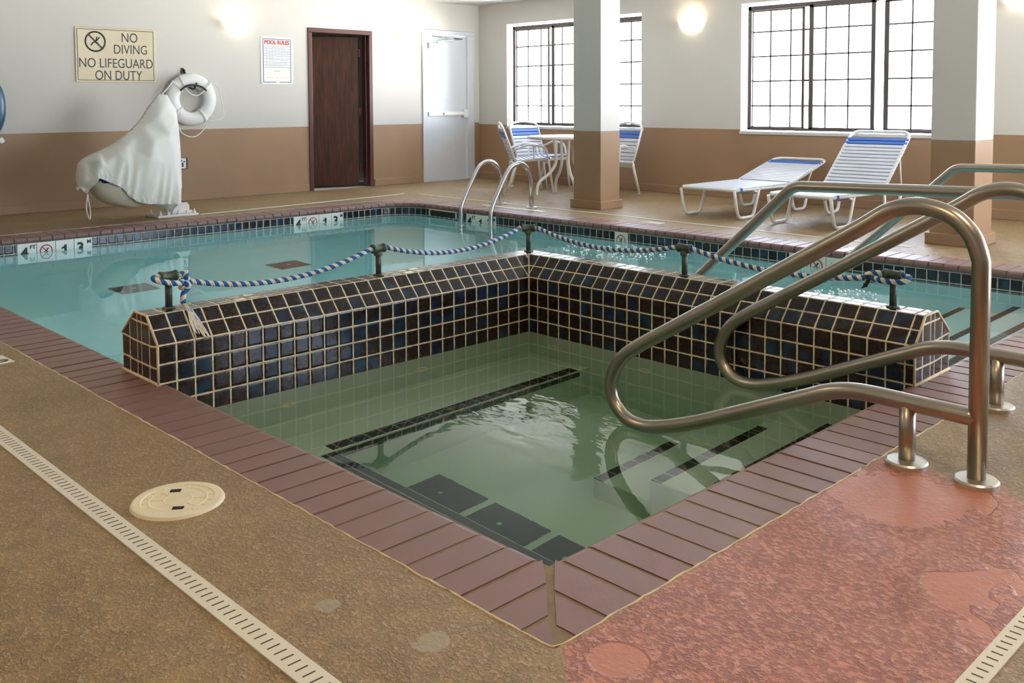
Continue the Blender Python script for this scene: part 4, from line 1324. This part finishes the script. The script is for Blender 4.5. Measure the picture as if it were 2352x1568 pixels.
# cover: front sheet hung over the mast head and the folded seat arm, mirrored for the rear
from mathutils.geometry import delaunay_2d_cdt
SIL = [(4.200, 0.125), (4.306, 0.115), (4.318, 0.40), (4.312, 0.70), (4.301, 0.855), (4.278, 1.056), (4.235, 1.120), (4.185, 1.205), (4.094, 1.212), (4.045, 1.155), (3.987, 1.088), (3.928, 0.995), (3.870, 0.925), (3.805, 0.863), (3.735, 0.805), (3.664, 0.752), (3.58, 0.708), (3.503, 0.672), (3.42, 0.640), (3.349, 0.605), (3.305, 0.560), (3.290, 0.465), (3.300, 0.345)]
HEM = [(3.345, 0.285), (3.375, 0.345), (3.42, 0.43), (3.47, 0.415), (3.56, 0.365), (3.64, 0.325), (3.70, 0.24), (3.78, 0.185), (3.88, 0.155), (4.04, 0.14)]
INN = [((3.452, 0.597), -0.235), ((3.908, 0.585), -0.245), ((3.68, 0.592), -0.240), ((4.043, 0.983), -0.115), ((3.95, 0.75), -0.200), ((3.80, 0.665), -0.125), ((3.62, 0.655), -0.165), ((3.84, 0.80), -0.075), ((3.92, 0.90), -0.065), ((3.72, 0.72), -0.12), ((3.75, 0.625), -0.16), ((4.09, 1.11), -0.07), ((4.15, 1.10), -0.075),
       ((4.15, 0.80), -0.145), ((4.20, 0.50), -0.155), ((4.22, 0.25), -0.15), ((4.24, 0.95), -0.075), ((4.05, 0.55), -0.20), ((4.0, 0.30), -0.205), ((3.86, 0.40), -0.225), ((3.72, 0.45), -0.205), ((3.56, 0.48), -0.215), ((3.38, 0.52), -0.165), ((3.34, 0.42), -0.145), ((3.48, 0.54), -0.225)]
hemy = [-0.13, -0.17, -0.205, -0.21, -0.215, -0.215, -0.21, -0.205, -0.20, -0.185]
cp = [Vector(p) for p in SIL] + [Vector(p) for p in reversed(HEM)][::-1] + [Vector(p) for p, _ in INN]
cy_ = [-0.14, -0.02] + [0.0] * (len(SIL) - 2) + hemy + [y for _, y in INN]
nb_ = len(SIL) + len(HEM)
cv, ce, cf, ov, oe, of_ = delaunay_2d_cdt(cp, [(i, (i + 1) % nb_) for i in range(nb_)], [], 1, 1e-6)
yc = [cy_[o_[0]] if o_ else 0.0 for o_ in ov]
def ysheet(p):
    best = None
    for t3 in cf:
        a, b_, c_ = (cv[i] for i in t3)
        den = (b_.y - c_.y) * (a.x - c_.x) + (c_.x - b_.x) * (a.y - c_.y)
        if abs(den) < 1e-12: continue
        l1 = ((b_.y - c_.y) * (p.x - c_.x) + (c_.x - b_.x) * (p.y - c_.y)) / den
        l2 = ((c_.y - a.y) * (p.x - c_.x) + (a.x - c_.x) * (p.y - c_.y)) / den
        l3 = 1 - l1 - l2
        mn = min(l1, l2, l3)
        if best is None or mn > best[0]:
            best = (mn, l1 * yc[t3[0]] + l2 * yc[t3[1]] + l3 * yc[t3[2]])
        if mn >= 0: break
    return best[1]
def dense(pts, step):
    o_ = []
    for a, b_ in zip(pts, pts[1:]):
        n = max(1, int(math.dist(a, b_) / step))
        o_ += [(a[0] + (b_[0] - a[0]) * k / n, a[1] + (b_[1] - a[1]) * k / n) for k in range(n)]
    return o_
silx = dense(SIL[1:], 0.018)
hemx = dense([SIL[-1]] + HEM + SIL[:2], 0.012)
bound = silx + hemx
def inside(p):
    c_ = False
    for (x1, y1), (x2, y2) in zip(bound, bound[1:] + bound[:1]):
        if (y1 > p[1]) != (y2 > p[1]) and p[0] < (x2 - x1) * (p[1] - y1) / (y2 - y1) + x1: c_ = not c_
    return c_
gridp = []
gx = 3.28
row_ = 0
while gx < 4.33:
    gz = 0.10 + 0.009 * (row_ % 2)
    while gz < 1.22:
        if inside((gx, gz)) and min(math.dist((gx, gz), q) for q in bound) > 0.010: gridp.append((gx, gz))
        gz += 0.018
    gx += 0.016; row_ += 1
allp = [Vector(p) for p in bound + gridp]
nbd = len(bound)
gv, ge_, gf, gov, _a, _b = delaunay_2d_cdt(allp, [(i, (i + 1) % nbd) for i in range(nbd)], [], 1, 1e-7)
org = [o_[0] if o_ else -1 for o_ in gov]
hz = lambda p: min(math.dist(p, q) for q in hemx)
Y = [0.0 if 0 <= org[i] < len(silx) else ysheet(p) for i, p in enumerate(gv)]
nbr = [set() for _ in gv]
for t3 in gf:
    for i in range(3): nbr[t3[i]].update((t3[i - 1], t3[(i + 1) % 3]))
for _ in range(2):                                   # relax the cloth a little
    Y = [y if 0 <= org[i] < len(silx) else 0.4 * y + 0.6 * sum(Y[j] for j in nbr[i]) / max(1, len(nbr[i])) for i, y in enumerate(Y)]
for i, p in enumerate(gv):
    if 0 <= org[i] < len(silx): continue
    dh = hz((p.x, p.y))
    g_ = math.exp(-(dh / 0.07) ** 2)
    Y[i] += 0.016 * math.sin(p.x * 150 + 5 * math.sin(p.y * 25)) * g_ + 0.020 * math.sin(p.x * 52 - p.y * 11 + 2 * math.sin(p.x * 17)) * math.exp(-(dh / 0.22) ** 2)
for sd, nm in ((1, 'cloth_cover'),):
    m = MB()
    fr_i = m.idx([(L(p.x), y, p.y) for p, y in zip(gv, Y)])
    bk_i = m.idx([(L(p.x), -y * 0.95, p.y) for p, y in zip(gv, Y)])
    for t3 in gf:
        m.fi([fr_i[i] for i in t3]); m.fi([bk_i[i] for i in t3][::-1])
    cov = m.build(nm, 'cloth', lf_, weld=True)
m = MB(); m.tube(catmull([(L(3.345), -0.13, 0.285), (L(3.325), -0.14, 0.17), (L(3.332), -0.14, 0.11), (L(3.355), -0.14, 0.05), (L(3.36), -0.14, 0.13), (L(3.35), -0.135, 0.22), (L(3.345), -0.13, 0.285)], 5), 0.006, 6)
m.build('tie_string', 'rope_white', lf_)

# ------------------------------------------------------------------ patio furniture
def strap(b, a, c_, wdt, up_, thick=0.007):
    """flat vinyl band from point a to point c_, wdt wide across, up_ = band normal"""
    a, c_, up_ = Vector(a), Vector(c_), Vector(up_).normalized()
    y = (c_ - a)
    R = Matrix((y.cross(up_).normalized(), y.normalized(), up_)).transposed()
    b.box((a + c_) / 2, (wdt, y.length, thick), R)
def chair(loc, rz, label):
    t = thing('patio_chair', label, 'chair', loc, rz, 'strap chairs round the patio table')
    # local +X is the direction the sitter faces
    hw = 0.255
    for sd in (-1, 1):
        y = sd * hw
        m = MB(); m.tube(fillet([(0.29, y, 0), (0.245, y, 0.30), (0.20, y, 0.565), (-0.02, y * 1.04, 0.595), (-0.235, y, 0.515)], [0, 0.3, 0.09, 0.1, 0], 6), 0.014, 10); a_ = m.build('armrest', 'white_metal', t)
        m = MB(); m.tube([(0.045, y * 1.03, 0.59), (0.05, y, 0.41)], 0.010, 8); m.build('arm_stay', 'white_metal', a_)
        m = MB(); m.tube([(-0.16, y, 0.40), (-0.285, y, 0.0)], 0.0165, 10); m.build('leg', 'white_metal', t)
    m = MB(); m.tube(fillet([(-0.165, -hw, 0.36), (-0.345, -hw, 0.83), (-0.355, 0, 0.862), (-0.345, hw, 0.83), (-0.165, hw, 0.36)], [0, 0.08, 0, 0.08, 0], 6), 0.0145, 10); m.build('back_frame', 'white_metal', t)
    m = MB(); m.tube(fillet([(-0.17, -hw, 0.385), (0.24, -hw, 0.425), (0.27, -hw + 0.04, 0.42), (0.27, hw - 0.04, 0.42), (0.24, hw, 0.425), (-0.17, hw, 0.385)], 0.04, 5), 0.0145, 10)
    m.box((-0.19, 0, 0.345), (0.03, 2 * hw, 0.05)); m.box((0.24, 0, 0.375), (0.02, 2 * hw, 0.04)); m.build('seat_frame', 'white_metal', t)
    n = 9
    for i in range(n):
        f = (i + 0.5) / n
        p = Vector((-0.18, 0, 0.405)).lerp(Vector((-0.335, 0, 0.80)), f)
        m = MB(); strap(m, p + Vector((-0.004, -hw - 0.012, 0)), p + Vector((-0.004, hw + 0.012, 0)), 0.038, (0.93, 0, 0.36), 0.026)
        blue = i in (6, 7) and True
        o = m.build('strap', 'strap_blue' if blue else 'strap_white', t, bevel=0.004)
        if blue: o['label'] = 'blue strap'
    n = 8
    for i in range(n):
        f = (i + 0.5) / n
        p = Vector((-0.15, 0, 0.392)).lerp(Vector((0.25, 0, 0.43)), f)
        m = MB(); strap(m, p + Vector((0, -hw - 0.012, 0)), p + Vector((0, hw + 0.012, 0)), 0.042, (0.08, 0, 1), 0.026)
        blue = i == n - 1
        o = m.build('strap', 'strap_blue' if blue else 'strap_white', t, bevel=0.004)
        if blue: o['label'] = 'blue strap'
    return t
def place_chair(ax, ay, face):   # centre of the seat and facing angle
    return (ax, ay, 0), face
ch1 = chair((8.50, 8.42, 0), math.radians(-38), 'white strap chair seen from its side, left of the round table')
dup(ch1, (9.13, 8.80, 0), -PI / 2 - 0.05, 'white strap chair seen from the front, between round table and window wall')
dup(ch1, (8.93, 7.47, 0), PI - 0.12, 'white strap chair showing only its back and one leg right of the square column')
tb = thing('patio_table', 'round white patio table half hidden behind the square column', 'table', (8.50, 7.78, 0))
m = MB(); m.lathe([(0.0, 0.712), (0.44, 0.712), (0.452, 0.708), (0.456, 0.695), (0.452, 0.682), (0.43, 0.675), (0.0, 0.675)], 56); m.build('tabletop', 'white_plastic', tb)
for k in range(4):
    a = math.radians(62 + 90 * k)
    c_, s_ = math.cos(a), math.sin(a)
    path = catmull([(0.14 * c_, 0.14 * s_, 0.68), (0.12 * c_, 0.12 * s_, 0.52), (0.12 * c_, 0.12 * s_, 0.38), (0.20 * c_, 0.20 * s_, 0.26), (0.33 * c_, 0.33 * s_, 0.15), (0.365 * c_, 0.365 * s_, 0.0)], 5)
    m = MB(); m.tube(path, 0.019, 10); m.build('leg', 'white_metal', tb)

def lounger(loc, rz, back, label, leng=1.0):
    t = thing('sun_lounger', label, 'sun lounger', loc, rz, 'strap sun loungers by the window wall')
    # local +X towards the head end; origin on the floor under the foot end
    hw, zs = 0.300, 0.285
    pv = 1.02
    Lb = 0.80
    bx, bz = pv + Lb * math.cos(back), zs + Lb * math.sin(back)
    m = MB()
    m.tube(fillet([(pv + 0.35, -hw, zs - 0.02), (0.02, -hw, zs), (0.02, hw, zs), (pv + 0.35, hw, zs - 0.02)], [0, 0.06, 0.06, 0], 6), 0.0165, 10)
    m.tube(catmull([(0.34, -hw, zs - 0.02), (0.45, -hw * 0.9, zs - 0.045), (0.62, 0.0, zs - 0.075), (0.45, hw * 0.9, zs - 0.045), (0.34, hw, zs - 0.02)], 5), 0.013, 8)
    m.build('seat_frame', 'white_metal', t)
    m = MB(); m.tube(fillet([(pv, -hw, zs), (bx, -hw, bz), (bx, hw, bz), (pv, hw, zs)], [0, 0.09, 0.09, 0], 7), 0.0165, 10); m.build('back_frame', 'white_metal', t)
    for sd in (-1, 1):
        y = sd * hw
        for x0, x1 in ((0.0, 0.44), (1.02, 1.42)):
            m = MB(); m.tube(fillet([(x0 + 0.015, y, zs - 0.01), (x0 + 0.045, y, 0.14), (x0 + 0.09, y, 0.018), (x1 - 0.10, y, 0.018), (x1 - 0.05, y, 0.14), (x1, y, zs - 0.015)], [0, 0.25, 0.07, 0.07, 0.25, 0], 6), 0.0155, 10)
            m.build('leg', 'white_metal', t)
        m = MB(); m.tube([(pv + 0.5 * math.cos(back), y * 0.95, zs + 0.5 * math.sin(back) - 0.01), (pv + 0.35 + 0.12 * math.sin(back), y * 0.95, zs - 0.02)], 0.009, 8); m.build('back_prop', 'white_metal', t)
    n = 18
    for i in range(n):
        x = 0.05 + (pv - 0.06) * (i + 0.5) / n
        m = MB(); strap(m, (x, -hw - 0.014, zs + 0.001), (x, hw + 0.014, zs + 0.001), 0.045, (0, 0, 1), 0.034)
        o = m.build('strap', 'strap_blue' if i == 1 and False else 'strap_white', t, bevel=0.006)
    m = MB(); strap(m, (0.115, -hw - 0.017, zs), (0.115, -hw + 0.02, zs), 0.048, (0, 0, 1), 0.042); o = m.build('strap_end', 'strap_blue', t, bevel=0.006); o['label'] = 'blue strap end'
    n = 14
    for i in range(n):
        f = 0.03 + (Lb - 0.13) * (i + 0.5) / n
        p = Vector((pv + f * math.cos(back), 0, zs + f * math.sin(back)))
        m = MB(); strap(m, p + Vector((0, -hw - 0.014, 0)), p + Vector((0, hw + 0.014, 0)), 0.037, (-math.sin(back), 0, math.cos(back)), 0.034)
        blue = i in (n - 1, n - 2)
        o = m.build('strap', 'strap_blue' if blue else 'strap_white', t, bevel=0.006)
        if blue: o['label'] = 'blue strap'
    return t
lounger((7.66, 5.19, 0), 0.0, math.radians(15), 'white strap lounger with its back nearly flat, nearer the square column')
lounger((7.62, 4.21, 0), 0.0, math.radians(41), 'white strap lounger with its back raised below the wide window')

# water sparkle where the pool returns bubble up
def bubbles(cx, cy, rx, ry, n, label):
    m = MB()
    for i in range(n):
        a = random.uniform(0, 2 * PI); r = math.sqrt(random.random())
        x, y = cx + rx * r * math.cos(a), cy + ry * r * math.sin(a)
        s_ = random.uniform(0.003, 0.011)
        m.lathe([(0, -s_), (s_ * 0.8, -s_ * 0.5), (s_, 0), (s_ * 0.75, s_ * 0.55), (0, s_ * 0.8)], 7, (x, y, ZP + random.uniform(0, 0.015)))
    o = m.build('water_bubbles', simple('white_foam', (0.9, 0.92, 0.92), 0.2), None)
    o['kind'] = 'stuff'
    tag(o, label, 'bubbles')
bubbles(6.15, 5.10, 0.35, 0.50, 170, 'white bubbles on the pool water in front of the no-diving tile')
bubbles(5.72, 2.85, 0.28, 0.22, 110, 'white bubbles on the pool water between the spa handrails and far coping')
